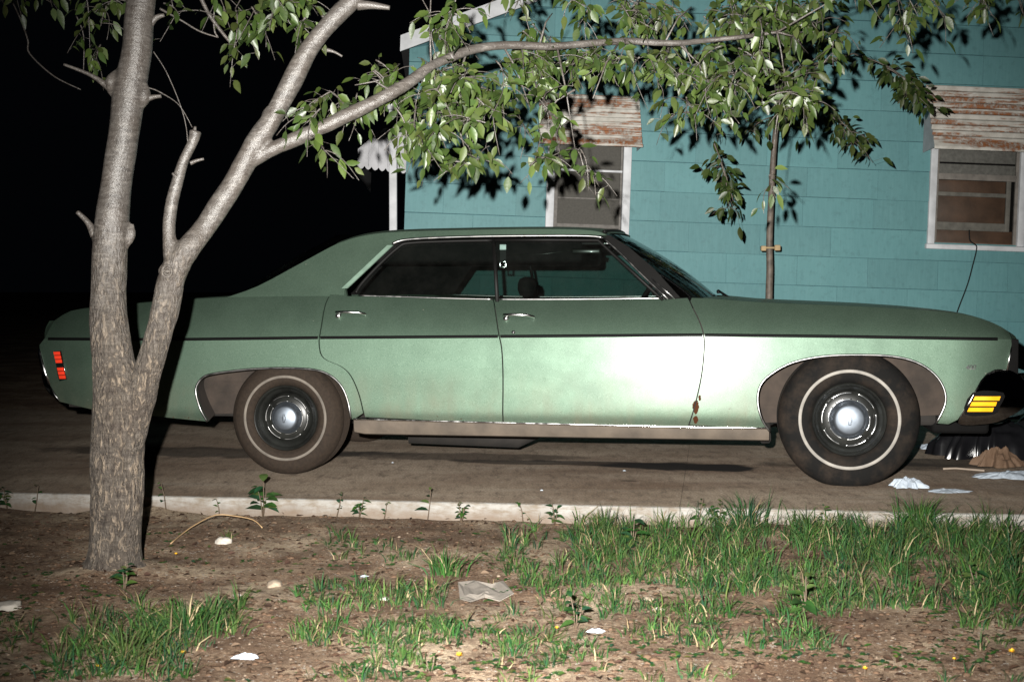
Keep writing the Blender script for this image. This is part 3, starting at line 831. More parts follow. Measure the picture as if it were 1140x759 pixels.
# greenhouse ------------------------------------------------------
sil = [(252, 331), (287, 318.5), (333, 294), (367, 275.5), (382, 269), (400, 263.5), (425, 259.5), (460, 257.5), (500, 256.5), (550, 255.5), (610, 255), (650, 256), (668, 258.5), (676, 262.5)]
edge_c = smooth_poly(trace(sil, house_side), 3)
c_front = trace([(384, 321), (437, 272), (444, 268.5)], house_side)
drip = smooth_poly(trace([(437, 271.5), (446, 268), (462, 266), (500, 264.2), (550, 263), (610, 262.5), (655, 262.8), (671, 264.5)], house_side), 3)
cp_out = edge_c+[(drip[-1][0]+.01, drip[-1][1]-.005)]+drip[::-1]+[c_front[0], (c_front[0][0], .99), (edge_c[0][0]-.02, .985)]
for far in (False, True):
    sheet('roof_pillar', cp_out, house_side, M['paint'], car, mirror=far, rim=.05)
    mm = mir if far else (lambda p: p)
    mb = MB(); mb.tube(mm(on_surf(drip, house_side, -.008)), .0075, 8); mb.build('drip_rail', M['chrome_dull'], car)
    mb = MB(); c = on_surf(trace([(387, 321), (438, 273)], house_side), house_side, -.006)
    V = []
    for p in c: V += [p+Vector((-.036, .003, 0)), p+Vector((-.033, -.004, 0)), p+Vector((-.002, -.006, 0)), p+Vector((.002, .004, 0))]
    mb.add(mm(V), [(0, 1, 5, 4), (1, 2, 6, 5), (2, 3, 7, 6)]); mb.build('pillar_trim', M['pale_trim'], car, smooth=False)
    if far: sheet('pillar_lining', [(-.3, .99), (.62, .99), (.80, 1.22), (.80, 1.32), (.35, 1.32), (-.05, 1.20)], house_side, M['black'], car, mirror=True, rim=0, off=.05, step=.08)
    # A pillar
    ap = trace([(667, 262), (679, 262), (700, 275), (728, 299), (757, 331), (741, 334), (716, 309), (690, 283)], house_side)
    sheet('windshield_pillar', ap, house_side, M['rubber'], car, mirror=far, rim=.05, step=.02)
    mb = MB(); mb.tube(mm(on_surf(smooth_poly(trace([(671, 264.5), (690, 281), (716, 307), (744, 333)], house_side), 3), house_side, -.010)), .005, 8)
    mb.tube(mm(on_surf(trace([(724, 309), (752, 333)], house_side), house_side, -.008)), .004, 8)
    mb.build('pillar_trim', M['chrome_dull'], car)
    # side glass
    rg = smooth_poly(trace([(392, 325), (400, 315), (420, 294), (441, 274), (452, 269.5)], house_side), 3)+trace([(548, 265), (551, 300), (553, 337), (430, 334)], house_side)
    sheet('side_window', rg, house_side, M['glass'], doors['r', far], mirror=far, rim=0, off=.014, step=.06)
    fg = trace([(555, 337), (552.5, 300), (550.5, 265), (669, 265), (744, 337)], house_side)
    sheet('side_window', fg, house_side, M['glass'], doors['f', far], mirror=far, rim=0, off=.014, step=.06)
    mb = MB(); mb.tube(mm(on_surf(trace([(549.2, 266), (551.5, 300), (553.5, 336)], house_side), house_side, .006)), .011, 8, flat=.6); mb.build('window_seal', M['rubber'], doors['f', far])
    mb = MB(); q = on_surf(smooth_poly(trace([(396, 326), (402, 316), (421, 295.5), (443, 275.5), (456, 270.5), (500, 268.5), (548, 267.5)], house_side), 4), house_side, .004)
    mb.tube(mm(q), .009, 8); mb.build('window_seal', M['rubber'], doors['r', far])
    mb = MB(); q = on_surf(trace([(551, 267.3), (610, 267), (666, 267.5), (700, 299), (738, 334)], house_side), house_side, .004)
    mb.tube(mm(q), .009, 8); mb.build('window_seal', M['rubber'], doors['f', far])
# roof skin
ec = [p for p in edge_c if p[0] > .20]
V = []; F = []; n = 24
for i, (s, z) in enumerate(ec):
    y0 = house_side(s, z)
    for j in range(n+1):
        t = j/n; e = min(t, 1-t)*(W-2*y0)
        fb = max(0, (s-1.55)/.15)
        V.append((s+.06*fb*(1-(2*t-1)**2), lerp(y0, W-y0, t), z+.014*(1-math.exp(-e/.03))+.012*(1-(2*t-1)**2)))
for i in range(len(ec)-1):
    for j in range(n):
        a = i*(n+1)+j; F.append((a, a+n+1, a+n+2, a+1))
mesh_obj('roof', V, F, M['paint'], car)
hl = [(p[0], p[1]-.03) for p in ec]
hl2 = [(p[0], 1.215) for p in ec if p[1] > 1.27 and p[0] < 1.66]
mbh = MB(); mbh.box((hl2[0][0], .34, 1.178), (1.62, W-.30, 1.30), .02); mbh.build('roof_lining', M['black'], car)
across('headliner', hl, lambda s, z: house_side(s, z)+.02, M['black'], car, crown=.01)
# glass fore and aft
def screen(name, bs_, bz, ts, tz, by, ty, bowb, bowt, bulge):
    V = []; F = []; n = 24; k = 10
    for i in range(k+1):
        v = i/k
        for j in range(n+1):
            u = j/n; b = 1-abs(2*u-1)**2.4
            s = lerp(bs_, ts, v)+lerp(bowb, bowt, v)*b+bulge*math.sin(PI*v)
            y = lerp(lerp(by, ty, v), W-lerp(by, ty, v), u)
            V.append((s, y, lerp(bz, tz, v)+lerp(0, .018, v)*b+.3*abs(bulge)*math.sin(PI*v)))
    for i in range(k):
        for j in range(n):
            a = i*(n+1)+j; F.append((a, a+1, a+n+2, a+n+1))
    return mesh_obj(name, V, F, M['glass'], car)
screen('windshield', 2.13, .972, 1.74, 1.345, .16, .315, .25, .06, .03)
screen('rear_window', -.36, .985, .22, 1.335, .30, .34, -.05, -.02, -.02)
mb = MB(); mb.tube([(2.135+.25*(1-abs(2*u-1)**2.4)+.01, lerp(.16, W-.16, u), .975) for u in [i/24 for i in range(25)]], .012, 8)
mb.tube([(1.74+.06*(1-abs(2*u-1)**2.4), lerp(.315, W-.315, u), 1.348+.018*(1-abs(2*u-1)**2.4)) for u in [i/24 for i in range(25)]], .010, 8)
mb.build('windshield_trim', M['rubber'], car)
for y0 in (.55, 1.25):
    mb = MB(); mb.tube([(2.44, y0, .975), (2.40, y0+.05, 1.0), (2.37, y0+.45, 1.02)], .007, 6); mb.box((2.36, y0+.1, 1.005), (2.375, y0+.5, 1.02)); mb.build('wiper', M['rubber'], car)
# interior
def cushion(name, lo, hi, bev=.05, m='seat', rot=0):
    b_ = MB(); b_.box(lo, hi, bev); o = b_.build(name, M[m], car); return o
cushion('front_seat', (1.30, .22, .42), (1.80, W-.22, .62)); cushion('front_seatback', (1.20, .22, .55), (1.36, W-.22, .975), .06)
cushion('rear_seat', (.08, .25, .42), (.60, W-.25, .62)); cushion('rear_seatback', (-.10, .28, .55), (.10, W-.28, .98), .06)
cushion('parcel_shelf', (-.42, .25, .93), (-.08, W-.25, .965), .01)
cushion('dashboard', (2.0, .18, .70), (2.28, W-.18, .955), .04)
for y0 in (.42,): cushion('headrest', (1.24, y0, .985), (1.33, y0+.26, 1.10), .04, 'black')
mb = MB()
cw = Vector((1.86, 1.52, .90)); ax = Vector((-.85, 0, .5)).normalized(); e1 = Vector((0, 1, 0)); e2 = ax.cross(e1)
mb.tube([cw+(e1*math.cos(a)+e2*math.sin(a))*.19 for a in [2*PI*i/32 for i in range(33)]], .012, 8, cap=False)
mb.tube([cw-e1*.18, cw+Vector((.03, 0, -.02)), cw+e1*.18], .012, 6); mb.tube([cw, cw-ax*.25], .03, 8)
mb.build('steering_wheel', M['seat'], car)
mb = MB(); mb.box((1.84, .88, 1.20), (1.865, 1.12, 1.262), .012); mb.tube([(1.85, 1.0, 1.25), (1.80, 1.0, 1.33)], .008, 6); mb.build('rear_view_mirror', M['chrome_dull'], car)
for y0 in (.35, 1.15): cushion('sun_visor', (1.58, y0, 1.275), (1.72, y0+.5, 1.292), .006)
# folded belt hanging in the front window: webbing, tab and buckle
tp = trace([(559, 272), (559, 283), (558.5, 292)], house_side)
def q3(p, off=.035): return Vector((p[0], house_side(*p)+off, p[1]))
bt = empty('seat_belt'); bt.parent = car
mb = MB(); a_, b_ = q3(tp[0]), q3(tp[2]); mb.box((a_.x-.017, a_.y, b_.z), (a_.x+.017, a_.y+.004, a_.z)); mb.build('webbing', M['seat'], bt, smooth=False)
M['belt_white'] = simple('belt_label', (.5, .55, .55), .5, var=.2, scale=60)
mb = MB(); mb.box((a_.x-.018, a_.y-.006, a_.z-.03), (a_.x+.018, a_.y-.001, a_.z), .002); mb.build('belt_label', M['belt_white'], bt)
mb = MB(); z0 = b_.z
for lo, hi in (((-.02, 0, -.03), (.02, .008, -.02)), ((-.02, 0, -.03), (-.012, .008, .008)), ((.008, 0, -.03), (.02, .008, .010)), ((-.02, 0, .0), (.018, .008, .008))):
    mb.box((a_.x+lo[0], a_.y-.01+lo[1], z0+lo[2]), (a_.x+hi[0], a_.y-.01+hi[1], z0+hi[2]), .002)
mb.build('belt_buckle', M['chrome'], bt)
mb = MB(); mb.tube([a_+Vector((.02, .02, -.06)), Vector((1.40, a_.y+.02, 1.225)), Vector((1.56, a_.y+.02, 1.245))], .007, 6, flat=.5)
mb.box((1.56, a_.y, 1.225), (1.72, a_.y+.02, 1.255), .008); mb.build('grab_handle', M['rim'], car)
# door handles, locks
for par, px_, py_ in ((doors['r', False], 377, 351.5), (doors['f', False], 563.5, 354.5)):
    (s, z), = trace([(px_, py_)], flank); y = flank(s, z)
    h_ = empty('door_handle', (s, y, z)); h_.parent = par
    mb = MB(); mb.lathe([(0, -.020), (.012, -.019), (.016, -.012), (.018, .01)], (.0, 0, 0), 20); mb.build('push_button', M['chrome'], h_)
    mb = MB(); mb.tube([(-.016, .004, .016), (-.01, -.018, .020), (.05, -.028, .021), (.115, -.022, .019), (.150, -.006, .010), (.158, .010, -.002)], [.006, .008, .0085, .0085, .0075, .006], 8)
    mb.tube([(.158, .0, .0), (.150, .0, -.012), (.135, -.002, -.016)], .003, 6)
    mb.build('grip', M['chrome'], h_)
    if par is doors['f', False]:
        (s, z), = trace([(571.5, 370)], flank)
        mb = MB(); mb.lathe([(0, -.007), (.005, -.007), (.0055, -.004), (.009, -.004), (.0105, 0)], (s, flank(s, z), z), 18); mb.build('door_lock', M['chrome_dull'], par)
# mast antenna
# fender script badge
def text_obj(name, body, size, material, parent, ext=.0015, shear=.3):
    cu = bpy.data.curves.new(name, 'FONT'); cu.body = body; cu.size = size; cu.extrude = ext; cu.shear = shear; cu.align_x = 'CENTER'; cu.align_y = 'CENTER'
    cu.offset = .0006
    tmp = bpy.data.objects.new('tmp', cu); COL.objects.link(tmp)
    dg = bpy.context.evaluated_depsgraph_get(); me = bpy.data.meshes.new_from_object(tmp.evaluated_get(dg))
    bpy.data.objects.remove(tmp); me.materials.clear(); me.materials.append(material)
    o = bpy.data.objects.new(name, me); COL.objects.link(o); o.parent = parent; return o
(s, z), = trace([(1080, 409)], flank)
nrm = surf_normal(flank, s, z, -1)
bd = text_obj('fender_badge', '400', .034, M['chrome_dull'], car)
bd.matrix_local = Matrix.Translation((s, flank(s, z)-.004, z)) @ (nrm.to_track_quat('Z', 'Y')).to_matrix().to_4x4()

# ------------------------------------------------------------------ the turquoise house
LEAN = R(1.9); HY = R(3.0); HW = 12.0
hx = Vector((math.cos(LEAN)*math.cos(HY), math.cos(LEAN)*math.sin(HY), -math.sin(LEAN)))
hz = Vector((math.sin(LEAN), 0, math.cos(LEAN))); hz = (hz-hx*hz.dot(hx)).normalized(); hy = hz.cross(hx)
HM = Matrix((hx, hy, hz)).transposed()
house = empty('house', (0, HW, 0)); house.rotation_euler = HM.to_euler()
tag(house, 'turquoise shingle-sided house with white gable trim behind the green sedan', 'house')
def hp(px_, py_, yy=0.0):
    d = ray(px_, py_); o = Vector((0, HW, 0))+hy*yy; t = (o-CAMP).dot(hy)/d.dot(hy); P = CAMP+d*t-Vector((0, HW, 0))
    return P.dot(hx), P.dot(hz)
cx0 = hp(450, 250)[0]; XR = 6.2
r0 = hp(460, 53); r1 = hp(600, 2); slope = (r1[1]-r0[1])/(r1[0]-r0[0])
xm = (cx0+XR)/2
def roof_z(x): return r0[1]+slope*((x if x < xm else 2*xm-x)-r0[0])
# siding: rows of individual shingles
w1 = (hp(612, 200)[0], hp(607, 262)[1], hp(700, 200)[0], hp(650, 150)[1])
wl = hp(606.5, 250)[0], hp(701, 205)[0]
W1 = dict(x0=hp(609, 205)[0], x1=hp(701, 205)[0], z0=hp(650, 274)[1], z1=hp(655, 140)[1])
W2 = dict(x0=hp(1034, 220)[0], x1=hp(1140, 225)[0], z0=hp(1085, 273)[1], z1=hp(1085, 150)[1])
rng = random.Random(3)
mb = MB(); row = .2503; zb = hp(700, 278)[1]; z = zb-row*12
k = 0
while z < roof_z(xm)+.1:
    off = rng.choice((0, .31))+rng.uniform(-.04, .04); x = cx0-off-.61*0; x = cx0-(.61-off if off else 0)
    while x < XR:
        xa, xb = max(x, cx0), min(x+.61, XR); x += .61
        if xb-xa < .02: continue
        zt_ = min(z+row+.02, 99)
        za, zb_ = z+rng.uniform(-.003, .002), z+row-.005
        lim0, lim1 = roof_z(xa), roof_z(xb)
        if za > min(lim0, lim1) and za > max(lim0, lim1): continue
        zl, zr = min(zb_, max(za+.001, lim0)), min(zb_, max(za+.001, lim1))
        # skip pieces behind windows
        c = rng.uniform(.88, 1.08); g = .0012
        y0 = -.012-rng.uniform(0, .003)
        V = [(xa+g, y0, za), (xb-g, y0, za), (xb-g, -.001, zr), (xa+g, -.001, zl), (xa+g, .004, za), (xb-g, .004, za)]
        def hit(w_): return xb > w_['x0']+.02 and xa < w_['x1']-.02 and zb_ > w_['z0']+.02 and za < w_['z1']-.02
        if hit(W1) or hit(W2):
            # clip against the window rectangle: keep strips left/right/above/below
            w_ = W1 if hit(W1) else W2
            for (a0, a1, c0, c1) in ((xa, min(xb, w_['x0']+.01), za, zb_), (max(xa, w_['x1']-.01), xb, za, zb_), (max(xa, w_['x0']+.01), min(xb, w_['x1']-.01), za, min(zb_, w_['z0']+.01)), (max(xa, w_['x0']+.01), min(xb, w_['x1']-.01), max(za, w_['z1']-.01), zb_)):
                if a1-a0 < .004 or c1-c0 < .004: continue
                f0 = lerp(y0, -.001, (c0-za)/(zb_-za)); f1 = lerp(y0, -.001, (c1-za)/(zb_-za))
                mb.add([(a0, f0, c0), (a1, f0, c0), (a1, f1, c1), (a0, f1, c1)], [(0, 1, 2, 3)], (c, c, c))
            continue
        mb.add(V, [(0, 1, 2, 3), (4, 5, 1, 0)], (c, c, c))
    z += row; k += 1
mb.build('siding', M['teal'], house, smooth=False)
# wall body behind the shingles, with openings left for the windows
M['sheath'] = simple('wall_sheathing', (.045, .12, .135), .9)
mb = MB(); zlow = -1.0
def wall_quad(x0, x1, z0, z1f):
    mb.add([(x0, .0045, z0), (x1, .0045, z0), (x1, .0045, z1f(x1)), (x0, .0045, z1f(x0))], [(0, 1, 2, 3)])
wall_quad(cx0+.003, W1['x0'], zlow, roof_z); wall_quad(W1['x1'], W2['x0'], zlow, lambda x: roof_z(min(x, xm))) if W2['x0'] <= xm else None
if W2['x0'] > xm: wall_quad(W1['x1'], xm, zlow, roof_z); wall_quad(xm, W2['x0'], zlow, roof_z)
for w_ in (W1, W2):
    wall_quad(w_['x0'], w_['x1'], zlow, lambda x: w_['z0']); wall_quad(w_['x0'], w_['x1'], w_['z1'], roof_z)
wall_quad(W2['x1'], XR, zlow, roof_z)
mb.add([(cx0+.003, .004, zlow), (cx0+.003, 9, zlow), (cx0+.003, 9, roof_z(cx0)), (cx0+.003, .004, roof_z(cx0))], [(0, 1, 2, 3)])
mb.add([(XR, .004, zlow), (XR, 9, zlow), (XR, 9, roof_z(XR)), (XR, .004, roof_z(XR))], [(0, 1, 2, 3)])
mb.add([(cx0, 9, zlow), (XR, 9, zlow), (XR, 9, roof_z(XR)), (xm, 9, roof_z(xm)), (cx0, 9, roof_z(cx0))], [(0, 1, 2, 3, 4)])
mb.build('wall', M['sheath'], house, smooth=False)
# roof planes and rake boards
ov = .07
mb = MB()
for sg in (1, -1):
    xa = cx0-ov if sg > 0 else XR+ov; za = roof_z(cx0)-slope*ov
    zc_ = roof_z(xm)
    for (o0, o1, m_) in ((.02, .09, 0),):
        V = []
        for y in (-.22, 9.2):
            V += [(xa, y, za+o0), (xm, y, zc_+o0), (xm, y, zc_+o1), (xa, y, za+o1)]
        mb.add(V, [(0, 1, 2, 3), (4, 5, 6, 7), (0, 4, 5, 1), (3, 7, 6, 2), (0, 3, 7, 4)])
rf = mb.build('roof', M['roofing'], house, smooth=False)
mb = MB()
for sg in (1, -1):
    xa = cx0-ov if sg > 0 else XR+ov; za = roof_z(cx0)-slope*ov; zc_ = roof_z(xm)
    V = []
    for y in (-.245, -.222):
        V += [(xa, y, za-.035), (xm, y, zc_-.035), (xm, y, zc_+.095), (xa, y, za+.095)]
    mb.add(V, [(0, 1, 2, 3), (4, 5, 6, 7), (0, 4, 5, 1), (3, 7, 6, 2), (0, 3, 7, 4)])
mb.build('rake_board', M['white'], house, smooth=False)
# windows
def window(w_, kind):
    wn = empty('window'); wn.parent = house
    x0, x1, z0, z1 = w_['x0'], w_['x1'], w_['z0'], w_['z1']
    fw = .062 if kind == 1 else .055
    mb = MB()
    mb.box((x0-.005, -.035, z0), (x0+fw, .05, z1), .004); mb.box((x1-fw, -.035, z0), (x1+.005, .05, z1), .004)
    mb.box((x0-.02, -.055, z0-.045), (x1+.02, .05, z0-.002), .006); mb.box((x0-.015, -.035, z1+.002), (x1+.015, .05, z1+.06), .004)
    mb.build('frame', M['white'], wn)
    a0, a1 = x0+fw+.002, x1-fw-.002
    if kind == 1:
        mb = MB(); mb.box((a0, .0, z0), (a0+.03, .03, z1), .002); mb.box((a1-.018, .0, z0), (a1, .03, z1), .002)
        mb.build('storm_sash', M['grey_blind'], wn)
        zr = hp(655, 190)[1]; mb = MB(); mb.box((a0+.02, -.008, zr-.009), (a1-.002, .012, zr+.009), .002); mb.build('sash_rail', M['white'], wn)
        zr = hp(655, 221)[1]; mb = MB(); mb.box((a0+.03, .012, zr-.006), (a1-.018, .025, zr+.006), .002)
        zr = hp(655, 251)[1]; mb.box((a0+.03, .0, zr-.02), (a1-.018, .028, zr+.01), .002); mb.build('sash_rail', M['grey_blind'], wn)
        mb = MB(); mb.add([(a0, .034, z0), (a1, .034, z0), (a1, .034, z1), (a0, .034, z1)], [(0, 1, 2, 3)]); mb.build('screen', M['screen'], wn, smooth=False)
    else:
        Z = lambda py: hp(1085, py)[1]; X = lambda px: hp(px, 220)[0]
        def bars(name, m, items):
            mb = MB()
            for (xa, xb, ya, yb, dep, th) in items: mb.box((X(xa), dep, Z(yb)), (X(xb), dep+th, Z(ya)), .003)
            return mb.build(name, M[m], wn)
        M['dull_sash'] = M.get('dull_sash') or simple('weathered_sash', (.15, .135, .12), .8, var=.3, scale=14, bmp=.3)
        bars('storm_sash', 'dull_sash', [(1040, 1044.5, 160, 276, .0, .03), (1130, 1136, 160, 276, .0, .03), (1044, 1131, 194, 201, .0, .03), (1044, 1131, 271, 276, .0, .028)])
        bars('sash_rail', 'dull_sash', [(1044, 1124, 214.5, 219, .02, .02), (1042, 1126, 248, 257, .015, .02), (1121, 1126, 199, 257, .014, .022)])
        bars('blind', 'grey_blind', [(1044, 1131, 150, 181, .04, .01), (1044, 1131, 183, 194.5, .036, .012)])
        bars('board', 'dark_wood', [(1044, 1121.5, 201, 215, .045, .012), (1044, 1121.5, 218.5, 249, .042, .012), (1044, 1131, 256.5, 272, .045, .012)])
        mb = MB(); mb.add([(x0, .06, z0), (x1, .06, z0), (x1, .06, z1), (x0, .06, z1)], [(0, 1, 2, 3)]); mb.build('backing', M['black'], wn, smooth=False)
        gl = MB(); gl.add([(X(1045), .012, Z(270)), (X(1131), .012, Z(270)), (X(1131), .012, Z(162)), (X(1045), .012, Z(162))], [(0, 1, 2, 3)])
        gl.build('pane', M['pane'], wn, smooth=False)
    return wn
M['pane'] = glass('window_pane', (.86, .88, .87))
window(W1, 1).name = 'window'
window(W2, 2)
# corrugated window awnings
def awning(xa, xb, ztop, zbot, proj, end_rust):
    aw = empty('window_awning'); aw.parent = house
    mb = MB(); V = []; F = []; n = 110; nxx = 2
    ln = math.hypot(ztop-zbot, proj)
    for i in range(n+1):
        t = i/n
        y = -.02-proj*t; z = lerp(ztop, zbot, t)
        o = .011*math.sin(t*2*PI*11)
        ny_, nz_ = -(ztop-zbot)/ln, -proj/ln
        if t > .86: o = .002
        V += [(xa, y+o*ny_, z-o*nz_), (xb, y+o*ny_, z-o*nz_)]
    for i in range(n): F.append((2*i, 2*i+2, 2*i+3, 2*i+1))
    mb.add(V, F); mb.build('corrugated_sheet', M['rusty'], aw)
    mb = MB(); mb.box((xa-.004, -.028-proj, zbot-.014), (xb+.004, -.018-proj, zbot+.012), .002); mb.build('front_lip', M['rusty'], aw)
    mb = MB()
    for x in (xa+.004, xb-.006):
        mb.add([(x, -.016, ztop-.03), (x, -.016-proj, zbot), (x, -.016, zbot-.02), (x+.003, -.016, ztop-.03), (x+.003, -.016-proj, zbot), (x+.003, -.016, zbot-.02)], [(0, 1, 2), (5, 4, 3)])
    mb.build('side_wing', M['alu'], aw, smooth=False)
pr = .30
a_ = hp(598, 158, -pr); b_ = hp(715, 158, -pr); t_ = hp(655, 104)
awning(a_[0]+.02, b_[0], hp(655, 106)[1], a_[1], pr, 0)
a_ = hp(1041, 164, -pr); b_ = hp(1150, 164, -pr)
awning(a_[0]-.01, a_[0]+.92, hp(1085, 97)[1], a_[1], pr, 0)
# porch awning on the left side of the house with its scalloped hem
pa = empty('side_awning'); pa.parent = house
yy = -.0
def pw(x, y): q = hp(x, y, .15); return q
pts = [pw(453, 131), pw(432, 140), pw(420, 147.5), pw(398.5, 166), pw(398, 184)]
bot = []
N_ = 7
xa, za = pw(398, 184); xb, zb2 = pw(436, 184); 
for i in range(0, 6*N_+1):
    t = i/(6*N_); x = lerp(pw(398, 184)[0], pw(453, 184)[0], t); drop = lerp(0, -.03, t)
    bot.append((x, za+drop-.028*abs(math.sin(t*N_*PI))))
poly = [(p[0], p[1]) for p in pts]+bot
mb = MB(); V = [(x, .15, z) for x, z in poly]+[(x, .158, z) for x, z in poly]; n = len(poly)
F = [tuple(range(n)), tuple(reversed(range(n, 2*n)))]+[(i, (i+1) % n, n+(i+1) % n, n+i) for i in range(n)]
mb.add(V, F); mb.build('awning_wing', M['alu'], pa, smooth=False)
mb = MB()
for i in range(5):
    x = lerp(pts[4][0]+.012, pw(453, 184)[0], i/5); zt_ = interp(x, sorted([(p[0], p[1]) for p in pts[:4]]+[(pts[3][0]-.01, pts[3][1])]))
    mb.box((x-.002, .146, za-.01), (x+.002, .149, zt_-.01))
mb.build('rib', M['alu'], pa)
mb = MB(); q0 = pts[3]; q1 = pts[0]
mb.add([(q0[0], .16, q0[1]), (q1[0], .16, q1[1]+.02), (q1[0], 2.6, q1[1]+.02), (q0[0], 2.6, q0[1])], [(0, 1, 2, 3)])
V = []; F = []
for i in range(101):
    y = .16+2.44*i/100; V += [(q0[0], y, q0[1]), (q0[0]-.003, y, pts[4][1]-.05-.03*abs(math.sin(i*.5)))]
for i in range(100): F.append((2*i, 2*i+1, 2*i+3, 2*i+2))
mb.add(V, F); mb.build('awning_top', M['alu'], pa, smooth=False)
mb = MB()
dx0 = hp(433.5, 150, -.12)[0]; dx1 = hp(442, 150, -.12)[0]
o_ = at_depth(437.5, 120, HW-.1); 
post = empty('porch_post', (o_.x, o_.y, 0)); tag(post, 'slim white post standing at the left corner of the turquoise house', 'post')
mb.box((-.032, -.03, -.02), (.032, .03, o_.z-.02), .006); mb.build('shaft', M['white'], post)
mb = MB(); mb.box((-.05, -.048, -.02), (.05, .048, .04), .006); mb.build('bracket', M['white'], post); mb = MB(); mb.box((-.045, -.04, o_.z-.018), (.045, .04, o_.z+.03), .004); mb.build('bracket', M['white'], post)
# black cable hanging from the right window
cb = MB(); P = [Vector((0, HW, 0))+hx*hp(x, y, -.06)[0]+hz*hp(x, y, -.06)[1]-hy*.06 for x, y in ((1079, 256), (1080, 268), (1086.5, 273), (1087, 279), (1083, 295), (1077, 317), (1066, 346), (1058, 372), (1050, 400))]
P = [Vector(p) for p in smooth_poly([tuple(p) for p in P], 4)]
cb.tube(P, .0055, 6); tag(cb.build('cable', M['rubber']), 'thin black cable hanging from the sill of the right window', 'cable')

# ------------------------------------------------------------------ trees
def leaf_into(mb, p, d, nrm, ln, wd, col, fold=.25, droop=.25):
    d = d.normalized(); side = d.cross(nrm).normalized(); nrm = side.cross(d).normalized()
    prof = [(0, .12), (.22, .78), (.5, 1.0), (.75, .62), (1.0, 0)]
    V = []
    for t, w_ in prof:
        c = p+d*ln*t-Vector((0, 0, 1))*droop*ln*t*t
        V.append(c)
        if w_ > 0: V += [c+side*wd*.5*w_+nrm*fold*wd*w_*.5, c-side*wd*.5*w_+nrm*fold*wd*w_*.5]
    F = []
    for i in range(3):
        a = 3*i; F += [(a, a+1, a+4, a+3), (a, a+3, a+5, a+2)]
    F += [(9, 10, 12), (9, 12, 11)]
    mb.add(V, F, col)
GR = [(.040, .074, .014), (.026, .052, .011), (.056, .090, .018), (.082, .118, .032), (.020, .042, .010), (.052, .068, .017), (.034, .066, .014)]
def spray(lm, tm, a, b, n, rng, spread=.05, ln=(.055, .085), sub=2, r0=.004, dark=1.0):
    """a drooping twig from a to b carrying n leaves"""
    a = Vector(a); b = Vector(b); L_ = (b-a).length
    sag = Vector((0, 0, L_*.12)); side = Vector((rng.uniform(-1, 1), rng.uniform(-1, 1), rng.uniform(-.4, .4)))*L_*.10
    pts = [a+(b-a)*t+(sag+side)*math.sin(PI*t) for t in [i/8 for i in range(9)]]
    tm.tube(pts, [lerp(r0, .0012, i/8) for i in range(9)], 5)
    def at(t):
        i = min(7, int(t*8)); return pts[i].lerp(pts[i+1], t*8-i), (pts[i+1]-pts[i]).normalized()
    for k in range(n):
        t = .08+.92*(k+rng.random()*.8)/n; t = min(t, 1)
        p, td = at(t)
        o = Vector((rng.gauss(0, 1), rng.gauss(0, 1), rng.gauss(0, .8))).normalized()
        q = p+o*spread*rng.random()
        d = (td*.3+o*.95+Vector((0, 0, -.5))).normalized()
        nr = Vector((rng.gauss(0, .5), -.8+rng.gauss(0, .4), .55+rng.gauss(0, .4)))
        l_ = rng.uniform(*ln); c = rng.choice(GR); f = rng.uniform(.4, 1.0)*dark
        leaf_into(lm, q, d, nr, l_, l_*rng.uniform(.42, .58), tuple(x*f for x in c), rng.uniform(.1, .5), rng.uniform(.05, .4))
        if (q-p).length > .02: tm.tube([p, q], .001, 3)
    for k in range(sub):
        t = rng.uniform(.2, .95); p, td = at(t)
        o = Vector((rng.gauss(0, 1), rng.gauss(0, .9), rng.gauss(-.35, .6))).normalized()
        e = p+(td*.4+o).normalized()*rng.uniform(.10, .2)
        spray(lm, tm, p, e, max(3, n//3), rng, spread*.6, ln, 0, .0022, dark)
def remesh(mb, name, material, parent, voxel, sm=4):
    o = mb.build(name, material, parent)
    m = o.modifiers.new('r', 'REMESH'); m.mode = 'VOXEL'; m.voxel_size = voxel
    m2 = o.modifiers.new('s', 'SMOOTH'); m2.iterations = sm; m2.factor = .5
    dg = bpy.context.evaluated_depsgraph_get(); me = bpy.data.meshes.new_from_object(o.evaluated_get(dg))
    o.modifiers.clear(); old = o.data; o.data = me; bpy.data.meshes.remove(old)
    for p in me.polygons: p.use_smooth = True
    if not me.materials: me.materials.append(material)
    return o
TY = 5.46
tree = empty('cherry_tree', (0, 0, 0)); tb = on_ground(128, 634, -.04); tree.location = tb; TBV = Vector(tb)
tag(tree, 'leafy cherry tree with forked trunk in front of the sedan', 'tree')
def T(x, y, Y=TY): return at_depth(x, y, Y)-TBV
def limb(mb, pts, n=14, sub=5, k=1.0):
    P = [(*T(p[0], p[1], p[3] if len(p) > 3 else TY), k*p[2]/2/FPX*(p[3] if len(p) > 3 else TY)) for p in pts]
    S_ = smooth_poly(P, sub)
    mb.tube([q[:3] for q in S_], [max(.001, q[3]) for q in S_], n)
mb = MB()
limb(mb, [(125, 665, 96), (126, 640, 76), (128, 618, 65), (129, 600, 62), (130, 550, 63), (131, 500, 64), (132, 460, 62), (130, 430, 58), (126, 400, 51), (121, 345, 45), (122, 300, 43), (125, 250, 41.5), (131, 200, 36), (138, 150, 37), (144, 100, 38), (153, 50, 36), (158, 0, 34), (166, -60, 32), (175, -140, 28)], 24, 5, .92)
limb(mb, [(140, 510, 40, 5.44), (150, 470, 42, 5.44), (160, 430, 40, 5.43), (172, 390, 39, 5.42), (183, 345, 40, 5.42), (195, 300, 38, 5.42), (211, 275, 34, 5.42), (231, 250, 31), (262, 200, 31), (285, 160, 31), (304, 130, 29), (325, 90, 29), (347, 50, 27), (374, 18, 25), (398, -4, 23), (425, -50, 20), (450, -110, 16)], 20, 5, .78)
